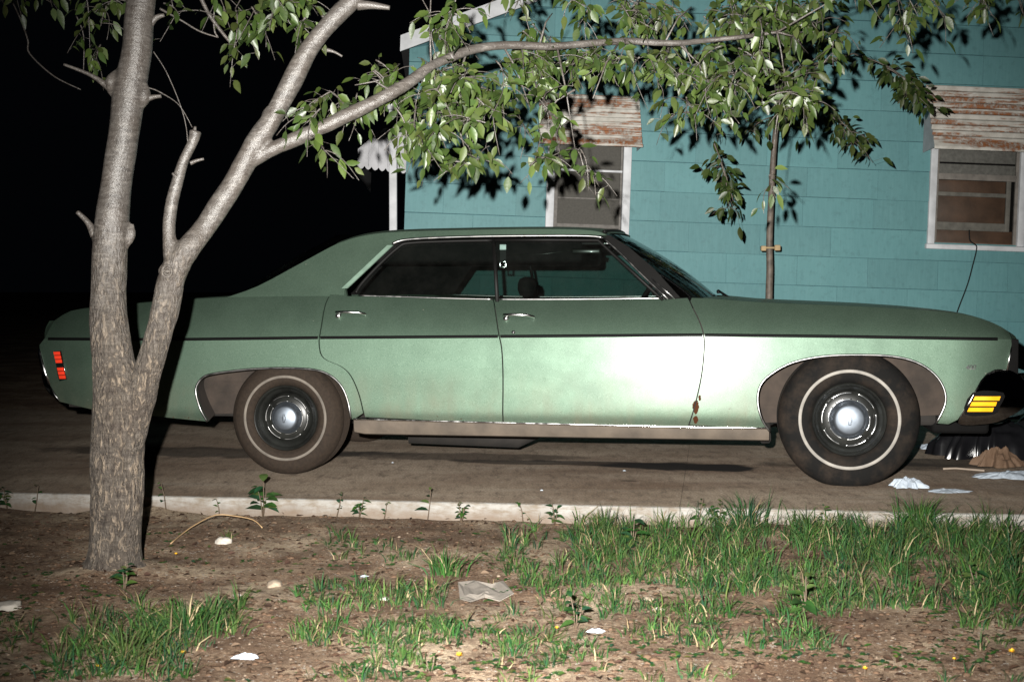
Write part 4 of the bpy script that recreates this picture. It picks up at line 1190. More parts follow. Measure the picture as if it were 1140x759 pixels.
limb(mb, [(200, 305, 26, 5.42), (192, 285, 20, 5.42), (188, 262, 15, 5.42), (190, 235, 14, 5.42), (195, 210, 13.5, 5.42), (204, 180, 13, 5.42), (214, 160, 12, 5.42), (218, 146, 13, 5.42)], 14)
limb(mb, [(270, 186, 12), (284, 177, 16), (300, 168, 16.5), (330, 154, 16), (380, 132, 16), (430, 107, 15, 5.5), (455, 92, 13, 5.55), (480, 74, 12, 5.6), (500, 65, 11, 5.65), (520, 57, 10.5, 5.7)], 14)
for dx, y_, r_e in ((-26, 644, 22), (24, 640, 22), (4, 652, 26), (-10, 648, 20), (20, 628, 16)):
    limb(mb, [(128+dx*.25, 590, 30), (127+dx*.7, y_-18, 26), (126+dx*1.35, y_, r_e), (125+dx*1.9, y_+10, 8)], 12, 3)
# burls and knots
for x, y, r in ((186, 302, 22), (122, 290, 30), (108, 262, 14), (146, 262, 12), (128, 205, 26), (145, 90, 26), (300, 128, 20), (126, 92, 20), (160, 108, 16), (150, 440, 36)):
    limb(mb, [(x-3, y+14, r*.15), (x, y, r*.92), (x+3, y-14, r*.15)], 12, 3)
trunk = remesh(mb, 'trunk', M['bark'], tree, .0065, 3)
# surface unevenness
me = trunk.data
NRM = [v.normal.copy() for v in me.vertices]; CO = []
for v, vn in zip(me.vertices, NRM):
    q = v.co*1.0; f = max(0, min(1, (1.3-(v.co.z))/.6))
    a = noise.noise(Vector((q.x*11, q.y*11, q.z*6)))*.006+noise.noise(Vector((q.x*40, q.y*40, q.z*14+5)))*.0035*(.25+f)
    CO += list(q+vn*a)
me.vertices.foreach_set('co', CO); me.update()
mb = MB()
limb(mb, [(500, 65, 11, 5.65), (520, 57, 10.5, 5.7), (545, 52, 9.5, 5.75), (575, 50.5, 9, 5.8), (610, 52, 8.5, 5.85), (640, 50, 8, 5.9), (670, 47.5, 8, 5.95), (700, 46, 7.5, 6.0), (735, 48, 7, 6.03), (760, 48, 6.5, 6.05), (790, 45, 6, 6.1), (820, 42, 5, 6.1), (845, 39, 4.5, 6.15), (865, 36, 3.5, 6.15)], 12)
mb.build('limb', M['bark'], tree)
def twig_piece(pts, n):
    mb = MB(); limb(mb, pts, n); mb.build('twig', M['bark'], tree)
# snags and bare twigs
twig_piece([(128, 102, 12), (118, 95, 8), (105, 86, 5), (90, 79, 4), (71, 72, 3)], 8)
twig_piece([(162, 110, 9), (172, 108, 5), (179.5, 107, 4.5)], 8)
twig_piece([(106, 262, 12), (98, 248, 7), (86, 236, 5)], 8)
twig_piece([(146, 88, 12), (150, 70, 12), (156, 52, 9), (162, 38, 8), (170, 24, 7), (176, 19, 6), (183, 17, 4)], 8)
twig_piece([(212, 182, 5, 5.40), (219, 179, 4, 5.40), (227, 177, 3, 5.4)], 6)
twig_piece([(196, 197, 4, 5.40), (192, 193, 3, 5.4)], 6)
twig_piece([(216, 150, 6, 5.42), (217.5, 141, 3, 5.42)], 6)
twig_piece([(372, 28, 5), (366, 22, 4), (358, 18, 3)], 6)
twig_piece([(364, 56, 5), (372, 58, 3), (381, 63, 2.4)], 6)
twig_piece([(398, 6, 12), (412, 6, 9), (424, 7.5, 7), (434, 9, 5)], 8)
twig_piece([(118, 98, 2.2), (140, 97, 2), (165, 98, 1.6), (182, 105, 1.2), (200, 118, 1), (214, 142, .8)], 5)
twig_piece([(171, 58, 1.2), (185, 80, 1), (200, 115, 1), (207, 140, 1), (209, 160, 1)], 5)
twig_piece([(220, -10, 5, 5.7), (232, 15, 4.5, 5.7), (247, 36, 4, 5.7), (261, 53, 3, 5.7)], 6)
twig_piece([(242, -6, 2, 5.7), (238, 18, 2, 5.7), (239, 35, 2, 5.7), (243, 42, 2, 5.7)], 5)
twig_piece([(178, 10, 3, 5.6), (200, 22, 2, 5.6), (222, 35, 2, 5.6), (243, 42, 1.5, 5.6)], 5)
twig_piece([(10, -5, 2, 6.6), (22, 20, 2, 6.6), (31, 45, 2, 6.6), (33, 60, 2, 6.6), (60, 85, 1.6, 6.6), (90, 100, 1.2, 6.6)], 5)
twig_piece([(85, 18, 1.6, 6.2), (93, 40, 1.4, 6.2), (93, 78, 1.1, 6.2)], 5)
twig_piece([(480, -10, 1.6, 5.7), (479, 25, 1.6, 5.7), (482, 50, 1.4, 5.7), (487, 68, 1.2, 5.7)], 5)
# a healed knot
mb = MB(); kc = T(186, 302, 5.363)
mb.tube([kc+Vector((math.cos(a)*.018, 0, math.sin(a)*.022)) for a in [2*PI*i/20 for i in range(21)]], .006, 8)
mb.tube([kc+Vector((0, .012, 0)), kc+Vector((0, -.004, 0))], [.012, .006], 10)
remesh(mb, 'knot', M['bark'], tree, .003, 2)
lm = MB(); tm = MB(); rng = random.Random(11)
def PX(x, y, Y): return at_depth(x, y, Y)-TBV
# (start px, end px, leaves, depth)
SP = []
def fill(x0, y0, x1, y1, n, Y0, Y1, lv=9, L_=(30, 65), down=.55):
    for _ in range(n):
        x = rng.uniform(x0, x1); y = rng.uniform(y0, y1); Y = rng.uniform(Y0, Y1); l_ = rng.uniform(*L_)
        a = rng.gauss(0, 1.0); dx = math.sin(a)*l_; dy = abs(math.cos(a))*l_*down*2-rng.random()*10
        SP.append(((x-dx/2, y-dy/2), (x+dx/2, y+dy/2), lv, Y))
fill(488, 5, 512, 58, 5, 5.6, 5.95, 7, (25, 45)); fill(592, 18, 608, 58, 3, 5.75, 6.1, 7, (20, 40)); fill(560, -20, 640, 5, 3, 5.8, 6.2, 6)
fill(420, 70, 470, 100, 5, 5.62, 5.85, 7, (25, 45)); fill(352, 95, 400, 122, 3, 5.55, 5.75, 7, (22, 40)); fill(335, 122, 350, 130, 1, 5.3, 5.5, 5, (18, 26))
fill(458, 82, 556, 140, 18, 5.5, 5.95, 8, (22, 50)); fill(455, 130, 485, 165, 3, 5.5, 5.8, 6, (20, 40))
fill(572, 60, 622, 98, 6, 5.75, 6.1, 7, (22, 45)); fill(630, 55, 715, 76, 8, 5.85, 6.15, 7, (20, 42)); fill(640, 10, 765, 38, 8, 5.8, 6.25, 7, (22, 45))
fill(606, 108, 628, 150, 2, 5.8, 6.0, 6, (20, 32)); fill(722, 56, 850, 98, 12, 5.95, 6.35, 8, (25, 50))
fill(765, 0, 870, 40, 9, 5.95, 6.4, 8, (25, 50)); fill(790, 76, 890, 118, 9, 6.0, 6.4, 8, (25, 50)); fill(865, 5, 935, 70, 9, 6.1, 6.5, 8, (25, 50))
fill(752, 110, 782, 135, 2, 6.0, 6.2, 6, (20, 36)); fill(880, 85, 915, 125, 4, 6.15, 6.5, 7, (22, 45))
for a, b, n_, Y in [((345, 150), (362, 170), 4, 5.3), ((440, 120), (452, 170), 6, 5.5), ((500, 180), (530, 190), 9, 5.7), ((520, 185), (545, 180), 7, 5.8), ((470, 150), (480, 185), 8, 5.6),
    ((645, 165), (655, 212), 5, 5.8), ((590, 185), (615, 175), 6, 5.8), ((580, 135), (594, 158), 4, 5.9), ((598, 172), (615, 180), 4, 5.85),
    ((240, -30), (252, 15), 7, 5.6), ((262, 10), (258, 70), 11, 5.7), ((280, -25), (318, 12), 12, 5.5), ((300, 5), (330, 35), 10, 5.5), ((280, 8), (290, 30), 6, 5.6), ((340, 20), (335, 50), 7, 5.5), ((310, 0), (345, 2), 8, 5.6),
    ((95, -10), (100, 60), 9, 6.0), ((125, 0), (112, 30), 6, 6.0), ((50, -12), (58, 8), 4, 5.8), ((112, 50), (106, 72), 6, 6.1), ((120, -6), (138, 6), 5, 5.9), ((10, -15), (32, 6), 4, 6.2), ((182, 4), (200, 18), 3, 5.6),
    ((985, -25), (1025, 25), 13, 6.1), ((1000, -10), (1012, 45), 9, 6.15), ((1025, -15), (1050, 20), 10, 6.15), ((1085, -20), (1105, 18), 8, 6.3), ((1115, -20), (1140, 22), 7, 6.4), ((970, -25), (990, 10), 6, 6.2), ((940, -30), (960, 0), 6, 6.2), ((1100, -10), (1085, 14), 6, 6.35),
    ((857, 195), (862, 212), 4, 6.3)]:
    SP.append((a, b, n_, Y))
for a, b, n_, Y in SP:
    spray(lm, tm, PX(a[0], a[1], Y), PX(b[0], b[1], Y+rng.uniform(-.12, .12)), int(n_*1.7), rng, .055, (.036, .064), 3)
# connecting twigs to the limb
for xs, ys, Ys, xe, ye, Ye in [(520, 57, 5.7, 505, 120, 5.7), (560, 51, 5.78, 590, 120, 5.8), (690, 46, 6, 660, 110, 5.85), (755, 48, 6.05, 770, 72, 6.0), (755, 48, 6.05, 800, 110, 6.1), (845, 40, 6.15, 836, 78, 6.1), (865, 36, 6.15, 900, 60, 6.3), (865, 36, 6.15, 875, 100, 6.2), (620, 52, 5.87, 640, 165, 5.85), (640, 165, 5.85, 652, 195, 5.82), (480, 75, 5.6, 478, 30, 5.6), (600, 52, 5.83, 615, 15, 5.9), (740, 48, 6.03, 770, 8, 6.1), (440, 104, 5.5, 395, 95, 5.45), (865, 36, 6.15, 990, -20, 6.15), (920, -5, 6.2, 1090, -25, 6.3), (300, -40, 5.55, 262, 10, 5.6), (150, -40, 5.9, 100, -10, 6), (500, 120, 5.7, 520, 175, 5.75), (870, 100, 6.2, 858, 195, 6.3), (640, 100, 5.86, 600, 140, 5.9)]:
    p0, p1 = PX(xs, ys, Ys), PX(xe, ye, Ye); md = (p0+p1)/2+Vector((0, 0, .03))
    tm.tube([p0, md, p1], [.005, .0035, .002], 6)
tm.build('twig', M['bark'], tree); lm.build('crown', M['leaf'], tree)

# sapling against the wall
SY = 11.05
sb = at_depth(857, 335, SY); sb.z = 0
sap = empty('sapling', (sb.x, sb.y, 0)); tag(sap, 'thin sapling tied upright against the turquoise wall behind the hood', 'tree')
SV = Vector((sb.x, sb.y, 0))
def Q(x, y, Y=SY): return at_depth(x, y, Y)-SV
mb = MB()
pp = [Vector((0, 0, -.02)), Q(855.5, 420), Q(856, 335), Q(857, 300), Q(856.5, 270), Q(858, 230), Q(860, 190), Q(862, 160), Q(865, 130), Q(868, 90), Q(874, 40), Q(880, -10), Q(885, -60)]
mb.tube([Vector(q) for q in smooth_poly([tuple(p) for p in pp], 3)], [lerp(.031, .015, i/36) for i in range(37)], 12)
sap_t = mb.build('trunk', M['sapbark'] if 'sapbark' in M else simple('young_bark', (.105, .085, .068), .6, var=.4, scale=25, bmp=.5), sap)
mb = MB()
tp_ = Q(857, 276); mb.tube([tp_+Vector((math.cos(a)*.040, math.sin(a)*.040, .0)) for a in [2*PI*i/20 for i in range(21)]], .022, 6, flat=.4)
mb.box((tp_.x+.03, -.05+tp_.y, tp_.z-.022), (tp_.x+.075, .0+tp_.y, tp_.z+.022), .006); mb.box((tp_.x-.075, -.05+tp_.y, tp_.z-.024), (tp_.x-.035, .0+tp_.y, tp_.z+.015), .006)
mb.build('tie', simple('tan_tie_tape', (.30, .22, .12), .8), sap)
lm = MB(); tm = MB(); rng = random.Random(5)
for xs, ys, xe, ye, n_, Y in [(862, 60, 880, 20, 10, 10.9), (865, 100, 950, 60, 16, 10.7), (868, 90, 930, 40, 14, 10.8), (950, 60, 1040, 128, 34, 10.5), (985, 75, 1010, 105, 12, 10.5), (1000, 90, 1035, 120, 12, 10.45), (890, 110, 972, 182, 30, 10.2), (905, 120, 950, 165, 14, 10.2), (868, 70, 800, 110, 14, 10.8), (795, 160, 822, 245, 24, 9.9), (800, 175, 812, 232, 14, 9.9), (862, 130, 830, 150, 10, 10.6), (860, 120, 900, 150, 12, 10.5), (862, 60, 780, 60, 14, 10.9), (865, 40, 930, 0, 14, 10.8), (790, 100, 795, 160, 5, 10.2)]:
    spray(lm, tm, Q(xs, ys, Y), Q(xe, ye, Y), int(n_*1.15), rng, .09, (.055, .085), 3, .006)
for xs, ys, xe, ye, Ye in [(866, 110, 900, 112, 10.3), (866, 90, 950, 60, 10.6), (866, 95, 800, 90, 10.3)]:
    tm.tube([Q(xs, ys), Q((xs+xe)/2, (ys+ye)/2-4, (SY+Ye)/2), Q(xe, ye, Ye)], [.012, .009, .006], 6)
tm.build('branch', bpy.data.materials['young_bark'], sap); lm.build('crown', M['leaf'], sap)

# ------------------------------------------------------------------ grass, weeds, pebbles, litter
def sp(x, y):           # a point of the photo's verge on the soil
    p = on_ground(x, y, -.06)
    for _ in range(3): p = on_ground(x, y, soil_h(p.x, p.y))
    return p
def off_slab(p, m_=.03):
    dd = Vector((p.x-EA.x, p.y-EA.y, 0)).dot(ENRM)
    if dd > -m_: p = p-ENRM*(dd+m_); p.z = soil_h(p.x, p.y)
    return p
ZONES = [  # x0, y0, x1, y1, density, length px
    (560, 590, 760, 655, 1.0, 24), (640, 580, 1140, 630, 1.25, 34), (760, 620, 1140, 680, 1.15, 32), (600, 640, 800, 690, .5, 22),
    (330, 655, 500, 720, 1.1, 24), (60, 690, 230, 759, .7, 30), (150, 672, 265, 712, .8, 32), (400, 700, 620, 759, .6, 24),
    (365, 595, 470, 625, .5, 20), (560, 660, 780, 759, .32, 22), (780, 675, 930, 725, .55, 30), (880, 590, 1140, 640, 1.0, 38),
    (1060, 640, 1140, 700, .8, 30), (330, 600, 560, 759, .12, 18), (0, 680, 120, 759, .12, 18), (840, 700, 1140, 759, .12, 22), (240, 600, 340, 690, .03, 16), (600, 700, 860, 759, .16, 20), (0, 690, 40, 720, .4, 24)]
gm = MB(); rng = random.Random(21)
GC = [(.028, .078, .016), (.042, .104, .022), (.016, .054, .018), (.066, .118, .030), (.022, .070, .032), (.085, .120, .035)]
def blade(mb, p, h_, ang, lean, w_, col):
    d = Vector((math.cos(ang), math.sin(ang), 0)); s_ = Vector((-d.y, d.x, 0))
    fa = rng.uniform(0, PI); s_ = Vector((math.cos(fa), math.sin(fa), 0))
    V = []
    for t, ww in ((0, .8), (.35, 1), (.7, .7)):
        c = p+Vector((0, 0, 1))*h_*(t-.25*lean*t*t)+d*h_*lean*t*t
        V += [c-s_*w_*ww/2, c+s_*w_*ww/2]
    V.append(p+Vector((0, 0, 1))*h_*(1-.35*lean)+d*h_*lean)
    mb.add(V, [(0, 1, 3, 2), (2, 3, 5, 4), (4, 5, 6)], col)
def tuft(mb, p, n, h_, spread, thick=.0044, cols=GC):
    f = rng.uniform(.75, 1.25); c0 = rng.choice(cols)
    for _ in range(n):
        a = rng.uniform(0, 2*PI); r = abs(rng.gauss(0, spread))
        q = p+Vector((math.cos(a)*r, math.sin(a)*r, 0)); q.z = soil_h(q.x, q.y)-.004
        if (Vector((q.x-EA.x, q.y-EA.y, 0))).dot(ENRM) > -.004: continue
        c = tuple(lerp(u, v, .4)*f*rng.uniform(.8, 1.2) for u, v in zip(c0, rng.choice(cols)))
        if rng.random() < .09: c = rng.choice(((.24, .18, .10), (.16, .12, .07), (.34, .27, .16)))
        blade(mb, q, h_*rng.uniform(.45, 1.1), a+rng.gauss(0, .6), rng.choice((rng.uniform(.1, .7), rng.uniform(.5, 1.6))), thick*rng.uniform(.6, 1.2), c)
for x0, y0, x1, y1, dn, lpx in ZONES:
    n = int((x1-x0)*(y1-y0)/66*dn)
    for _ in range(n):
        x = rng.uniform(x0, x1); y = rng.uniform(y0, y1)
        # uneven: clumps follow a noise field
        p = sp(x, y)
        if noise.noise(Vector((p.x*3.1, p.y*3.1, 9))) < -.22+(.45 if dn < .4 else 0)+rng.uniform(-.25, .25): continue
        hh = lpx/FPX*p.y*rng.uniform(.6, 1.25)
        tuft(gm, p, rng.randint(7, 13), hh, .014+.012*rng.random())
tag(gm.build('grass', M['grass'], smooth=False), 'patchy green grass growing on the bare verge', 'grass', kind='stuff')
# distinct tall tufts
def tall(x, y, n, hpx, spread, label, thick=.005):
    mb = MB(); p = sp(x, y)
    tuft(mb, p, n, hpx/FPX*p.y, spread, thick)
    mb.v = [v-p for v in mb.v]
    o = mb.build('grass_tuft', M['grass'], smooth=False); o.location = p
    tag(o, label, 'grass tuft', 'tall grass tufts on the verge')
tall(497, 640, 90, 44, .035, 'bluish spiky grass tuft above the flat grey scrap of paper', .006)
tall(1022, 588, 190, 48, .055, 'tall thick grass tuft in front of the white napkin by the front tyre')
tall(832, 588, 120, 48, .06, 'tall grass tuft against the slab edge left of the front wheel')
tall(872, 582, 60, 46, .03, 'narrow upright grass tuft against the slab edge under the front wheel')
tall(1118, 590, 120, 50, .07, 'dark tall grass tuft at the right edge of the photo')
tall(672, 592, 70, 34, .03, 'upright grass tuft at the slab edge below the front door')
tall(205, 705, 170, 46, .08, 'long bladed grass tuft in front of the cherry tree')
tall(140, 735, 150, 46, .08, 'dark long bladed grass tuft in the lower left corner')
# small broad-leaved weeds
def weed(x, y, hpx, kind, label, rs):
    r_ = random.Random(rs); p = off_slab(sp(x, y)); h_ = hpx/FPX*p.y*1.35
    root = empty('weed', p); tag(root, label, 'weed', 'small weeds along the verge')
    st = MB(); lf = MB(); ns = 1 if kind != 'bush' else 3
    for k in range(ns):
        top = Vector((r_.uniform(-.25, .25)*h_, r_.uniform(-.2, .1)*h_, h_*(1 if k == 0 else r_.uniform(.5, .85))))
        st.tube([Vector((0, 0, -.01)), top*.5+Vector((.004, 0, 0)), top], [.003, .0025, .0016], 5)
        m_ = r_.choice((4, 5, 6)) if kind == 'tall' else 6
        for i in range(m_):
            t = lerp(.3, 1, (i+r_.uniform(-.3, .3)*(0 < i < m_-1))/(m_-1)); a = r_.uniform(0, 6.28)
            d = Vector((math.cos(a), math.sin(a)*.8, r_.uniform(-.1, .9)))
            l_ = h_*(.5 if kind != 'tall' else .38)*(1.1-.3*t)*r_.uniform(.5, 1.25)
            leaf_into(lf, top*t, d, Vector((0, -.3, 1)), l_, l_*.52, tuple(c*r_.uniform(.8, 1.1) for c in r_.choice(GC)), .2, .35)
    st.build('stem', M['weedstem'], root); lf.build('foliage', M['grass'], root)
M['weedstem'] = simple('weed_stem', (.08, .055, .035), .7)
WD = [(185, 566, 22, 'tall', 'small dark weed against the slab just right of the tree trunk'), (298, 572, 30, 'bush', 'broad-leaved bushy weed against the slab below the rear tyre'),
      (258, 567, 14, 'tall', 'tiny weed at the slab edge left of the bushy weed'), (379, 572, 20, 'tall', 'slender weed at the slab edge just right of the rear tyre'), (404, 573, 16, 'bush', 'low weed pair at the slab edge below the rear door'),
      (432, 574, 14, 'tall', 'small weed at the slab edge between two larger ones below the rear door'), (480, 575, 27, 'tall', 'taller weed with pointed leaves at the slab edge below the centre door gap'), (513, 581, 16, 'bush', 'rounded low weed just right of the tall pointed one'),
      (584, 578, 16, 'tall', 'thin weed at the slab edge below the middle of the front door'), (618, 582, 17, 'bush', 'leafy weed at the slab edge under the front door'), (776, 575, 24, 'tall', 'stalky weed at the slab joint below the door front edge'),
      (798, 578, 22, 'bush', 'leafy clump of weed just right of the slab joint'), (912, 576, 18, 'tall', 'small weed below the front tyre at the slab edge'), (20, 560, 14, 'bush', 'dark creeping weed at the far left end of the slab'),
      (40, 558, 18, 'bush', 'dark weed left of the trunk, second from the left edge'), (76, 558, 22, 'tall', 'branching dry weed just left of the tree trunk'), (137, 660, 24, 'bush', 'single broad-leaved weed at the foot of the tree trunk'),
      (640, 700, 28, 'bush', 'pale broad-leaved weed in the thin grass right of the paper scrap'), (702, 612, 26, 'bush', 'broad-leaved weed in the grass below the front door'), (478, 752, 20, 'bush', 'pale low weed near the bottom edge beside the dandelion'),
      (895, 685, 34, 'bush', 'leafy weed on bare soil below the front wheel'), (1085, 660, 24, 'bush', 'pale weed in the dark grass at the right')]
for i, w_ in enumerate(WD): weed(*w_, 100+i)
# low ground cover of small leaves
gc = MB(); r_ = random.Random(8)
for _ in range(1700):
    x = r_.uniform(330, 1140) if r_.random() < .8 else r_.uniform(0, 330); y = r_.uniform(592, 759)
    p = sp(x, y)
    if noise.noise(Vector((p.x*2.2, p.y*2.2, 30))) < -.02: continue
    for k in range(r_.randint(3, 6)):
        a = r_.uniform(0, 2*PI); l_ = r_.uniform(.010, .028)
        leaf_into(gc, p+Vector((0, 0, .004)), Vector((math.cos(a), math.sin(a), r_.uniform(.2, .7))), Vector((0, -.2, 1)), l_, l_*.5, tuple(c*r_.uniform(.55, 1.0) for c in r_.choice(GC)), .2, .3)
tag(gc.build('ground_cover', M['grass'], smooth=False), 'small leafy ground cover among the grass', 'ground cover', kind='stuff')
# dead leaves and twigs
dl = MB()
for _ in range(3200):
    x = r_.uniform(-20, 1160); y = 572+190*r_.random()**1.5
    p = sp(x, y)
    if (Vector((p.x-EA.x, p.y-EA.y, 0))).dot(ENRM) > -.02: continue
    a = r_.uniform(0, 2*PI); l_ = r_.uniform(.008, .038); c = r_.choice([(.060, .034, .022), (.10, .062, .040), (.038, .022, .015), (.16, .11, .075), (.08, .045, .033), (.045, .028, .018)])
    leaf_into(dl, p+Vector((0, 0, .006)), Vector((math.cos(a), math.sin(a), r_.uniform(-.1, .35))), Vector((r_.gauss(0, .5), r_.gauss(0, .5), 1)), l_, l_*r_.uniform(.15, .6), c, .5, .1)
tag(dl.build('leaf_litter', M['grass'], smooth=False), 'brown dead leaves scattered over the soil', 'dead leaves', kind='stuff')
def stone_v(r, rs, flat=.55, sub=2):
    bm = bmesh.new(); bmesh.ops.create_icosphere(bm, subdivisions=sub, radius=r)
    o_ = Vector((rs*3.1, rs*1.7, 0))
    for v in bm.verts:
        v.co *= 1+.35*noise.noise(v.co.normalized()*1.6+o_)+.12*noise.noise(v.co.normalized()*4+o_); v.co.z *= flat
    bm.verts.index_update(); V = [v.co.copy() for v in bm.verts]; F = [[v.index for v in f.verts] for f in bm.faces]; bm.free(); return V, F
M['pebble'] = simple('pebble', (.19, .15, .11), .85, var=.35, scale=20); M['white_stone'] = simple('white_stone', (.36, .33, .29), .8, var=.2, scale=30, bmp=.6)
pb = MB(); base = [stone_v(1, k, .6, 1) for k in range(6)]
for _ in range(900):
    x = r_.uniform(-10, 1150); y = r_.uniform(578, 759); p = sp(x, y)
    if (Vector((p.x-EA.x, p.y-EA.y, 0))).dot(ENRM) > -.03: continue
    if r_.random() < .35 and not (0 < x < 480): continue
    s_ = r_.uniform(.002, .0065)*(1.6 if r_.random() < .06 else 1); V, F = r_.choice(base); a = r_.uniform(0, 6.28)
    ca, sa = math.cos(a), math.sin(a)
    g_ = r_.uniform(.5, 1.5)
    pb.add([p+Vector((v.x*ca-v.y*sa, v.x*sa+v.y*ca, v.z))*s_ for v in V], F, (.15*g_, .115*g_, .085*g_))
for _ in range(3800):
    x = r_.uniform(-10, 1150); y = 574+185*r_.random()**1.1; p = sp(x, y)
    if (Vector((p.x-EA.x, p.y-EA.y, 0))).dot(ENRM) > -.02: continue
    s_ = r_.uniform(.003, .013)*(1.5 if r_.random() < .06 else 1); V, F = r_.choice(base); g_ = r_.uniform(.5, 1.25)
    pb.add([p+Vector((v.x, v.y, v.z*.8))*s_ for v in V], F, (.085*g_, .052*g_, .033*g_))
M['peb'] = leafmat('pebbles', .85, 0.0)
tag(pb.build('pebbles', M['peb']), 'small pale pebbles in the bare soil', 'pebbles', kind='stuff')
for i, (x, y, r, fl_, lab, cat, mt_) in enumerate([(249, 604, .036, .55, 'white stone on bare soil right of the tree trunk', 'stone', 'white_stone'), (8, 677, .050, .4, 'large pale stone at the left edge of the verge', 'stone', 'white_stone'),
        (306, 652, .028, .6, 'tan rounded stone on the soil below the rear wheel', 'stone', 'pebble'), (264, 663, .014, .5, 'tiny white stone near the grass in front of the tree', 'stone', 'white_stone'),
        (428, 667, .020, .4, 'small whitish stone left of the paper scrap', 'stone', 'white_stone'), (722, 668, .022, .5, 'brown stone under the grass in the middle of the verge', 'stone', 'pebble')]):
    p = sp(x, y); V, F = stone_v(r, i+3, fl_, 3)
    o = mesh_obj('stone', V, F, M[mt_]); o.location = p+Vector((0, 0, r*fl_*.3)); tag(o, lab, cat, 'stones on the verge')
# crumpled paper / cloth / bags
def crumple(name, x, y, w_, d_, h_, material, label, cat, seed, z0=None, ground='slab', grp=None, freq=9, sub=30):
    p = on_ground(x, y, 0.0) if ground == 'slab' else sp(x, y)
    V = []; F = []; n = sub; o_ = Vector((seed*7.3, seed*2.1, seed))
    for j in range(n+1):
        for i in range(n+1):
            u = i/n*2-1; v = j/n*2-1
            rr = math.hypot(u, v); k = max(abs(u), abs(v))/rr if rr > 1e-6 else 1
            u2, v2 = u*k**1.0*(1.0), v*k
            e = 1+.5*noise.noise(Vector((u/max(rr, 1e-6)*1.6, v/max(rr, 1e-6)*1.6, 0))+o_)+.3*noise.noise(Vector((u/max(rr, 1e-6)*5, v/max(rr, 1e-6)*5, 3))+o_)
            xx = (u/max(1e-6, rr))*max(abs(u), abs(v))*w_/2*e; yy = (v/max(1e-6, rr))*max(abs(u), abs(v))*d_/2*e
            q = Vector((xx*freq, yy*freq, 0))+o_
            m_ = max(abs(u), abs(v)); fold = 0
            for kk in range(6):
                an = kk*1.13+seed; ph = seed*.37+kk*.71; fq = (.9+kk*.5)
                tt = ((u*math.cos(an)+v*math.sin(an))*fq+ph+.25*noise.noise(q+Vector((0, 0, kk)))) % 1.0
                fold += abs(tt*2-1)/(1+kk*.35)
            fold /= 2.6
            prof = max(0, 1-m_**2)
            if name == 'rubbish_bag': z = h_*(prof**.5)*(.72+.28*fold)+.003
            else: z = h_*(prof**.8)*(.45+.55*fold+.25*noise.noise(q*.35))+.003+.10*h_*fold
            V.append((xx+.02*noise.noise(q*3)*w_, yy+.02*noise.noise(q*3+o_)*w_, max(.001, z)))
    for j in range(n):
        for i in range(n):
            a = j*(n+1)+i; F.append((a, a+1, a+n+2, a+n+1))
    o = mesh_obj(name, V, F, material, smooth=(name == 'rubbish_bag'))
    o.location = p+Vector((0, 0, z0 or .002)); tag(o, label, cat, grp)
    return o
def papermat(name, col, rough=.8):
    m, nt, b = mat(name); v = coords(nt)
    L(nt, ramp(nt, nz(nt, v, 30, 5), [(.3, tuple(c*.85 for c in col)), (.7, col)]), b.inputs['Base Color']); b.inputs['Roughness'].default_value = rough
    bump(nt, b, nz(nt, v, 70, 4, .7), .5, .006); return m
M['tissue'] = papermat('white_tissue', (.36, .41, .47)); M['kraft'] = papermat('brown_paper', (.115, .068, .040)); M['greypaper'] = papermat('weathered_paper', (.25, .22, .19))
M['bag'] = simple('black_plastic_bag', (.006, .006, .007), .16, var=.3, spec=.6)
crumple('tissue', 1011, 543, .20, .16, .050, M['tissue'], 'white crumpled napkin standing on the drive right of the front tyre', 'napkin', 1, grp='white napkins on the drive')
crumple('tissue', 1055, 548, .22, .12, .012, M['tissue'], 'flat white napkin just right of the standing crumpled one', 'napkin', 2, grp='white napkins on the drive')
crumple('tissue', 1037, 500, .17, .2, .035, M['tissue'], 'bluish white napkin behind the front tyre beside the black bag', 'napkin', 3, grp='white napkins on the drive')
crumple('tissue', 1124, 532, .36, .2, .035, M['tissue'], 'white crumpled napkin in front of the brown paper bag', 'napkin', 4, grp='white napkins on the drive')
crumple('paper_bag', 1112, 520, .30, .2, .10, M['kraft'], 'crumpled brown paper bag in front of the black rubbish bag', 'paper bag', 5)
crumple('rubbish_bag', 1105, 509, .60, .36, .25, M['bag'], 'shiny black plastic rubbish bag under the front bumper', 'rubbish bag', 6, freq=5, sub=44)
crumple('rubbish_bag', 1190, 500, .6, .5, .34, M['bag'], 'larger black rubbish bag beyond the front of the car', 'rubbish bag', 9, freq=5, sub=44)
crumple('food_wrapper', 1124, 494, .16, .10, .06, M['greypaper'], 'cream crumpled wrapper lying on top of the black bag', 'wrapper', 7, z0=.16)
# flat grey scrap on the verge
pt = [(510, 652), (528, 648), (548, 654), (560, 650), (572, 664), (556, 671), (540, 668), (524, 674), (512, 668)]
P3 = [sp(x, y) for x, y in pt]; c3 = sum(P3, Vector())/len(P3)
V = []; F = []
n = len(P3); rings = 5
for k in range(rings+1):
    for q in P3:
        t = k/rings; w3 = c3.lerp(q, t); w3.z = soil_h(w3.x, w3.y)+.012+.010*noise.noise(w3*14)+.004*noise.noise(w3*50); V.append(w3-c3)
for k in range(rings):
    for i in range(n): F.append((k*n+i, k*n+(i+1) % n, (k+1)*n+(i+1) % n, (k+1)*n+i))
o = mesh_obj('paper_scrap', V, F, M['greypaper'], smooth=False); o.location = c3
o.modifiers.new('t', 'SOLIDIFY').thickness = .003
tag(o, 'flat grey weathered scrap of paper lying in the grass', 'paper scrap')
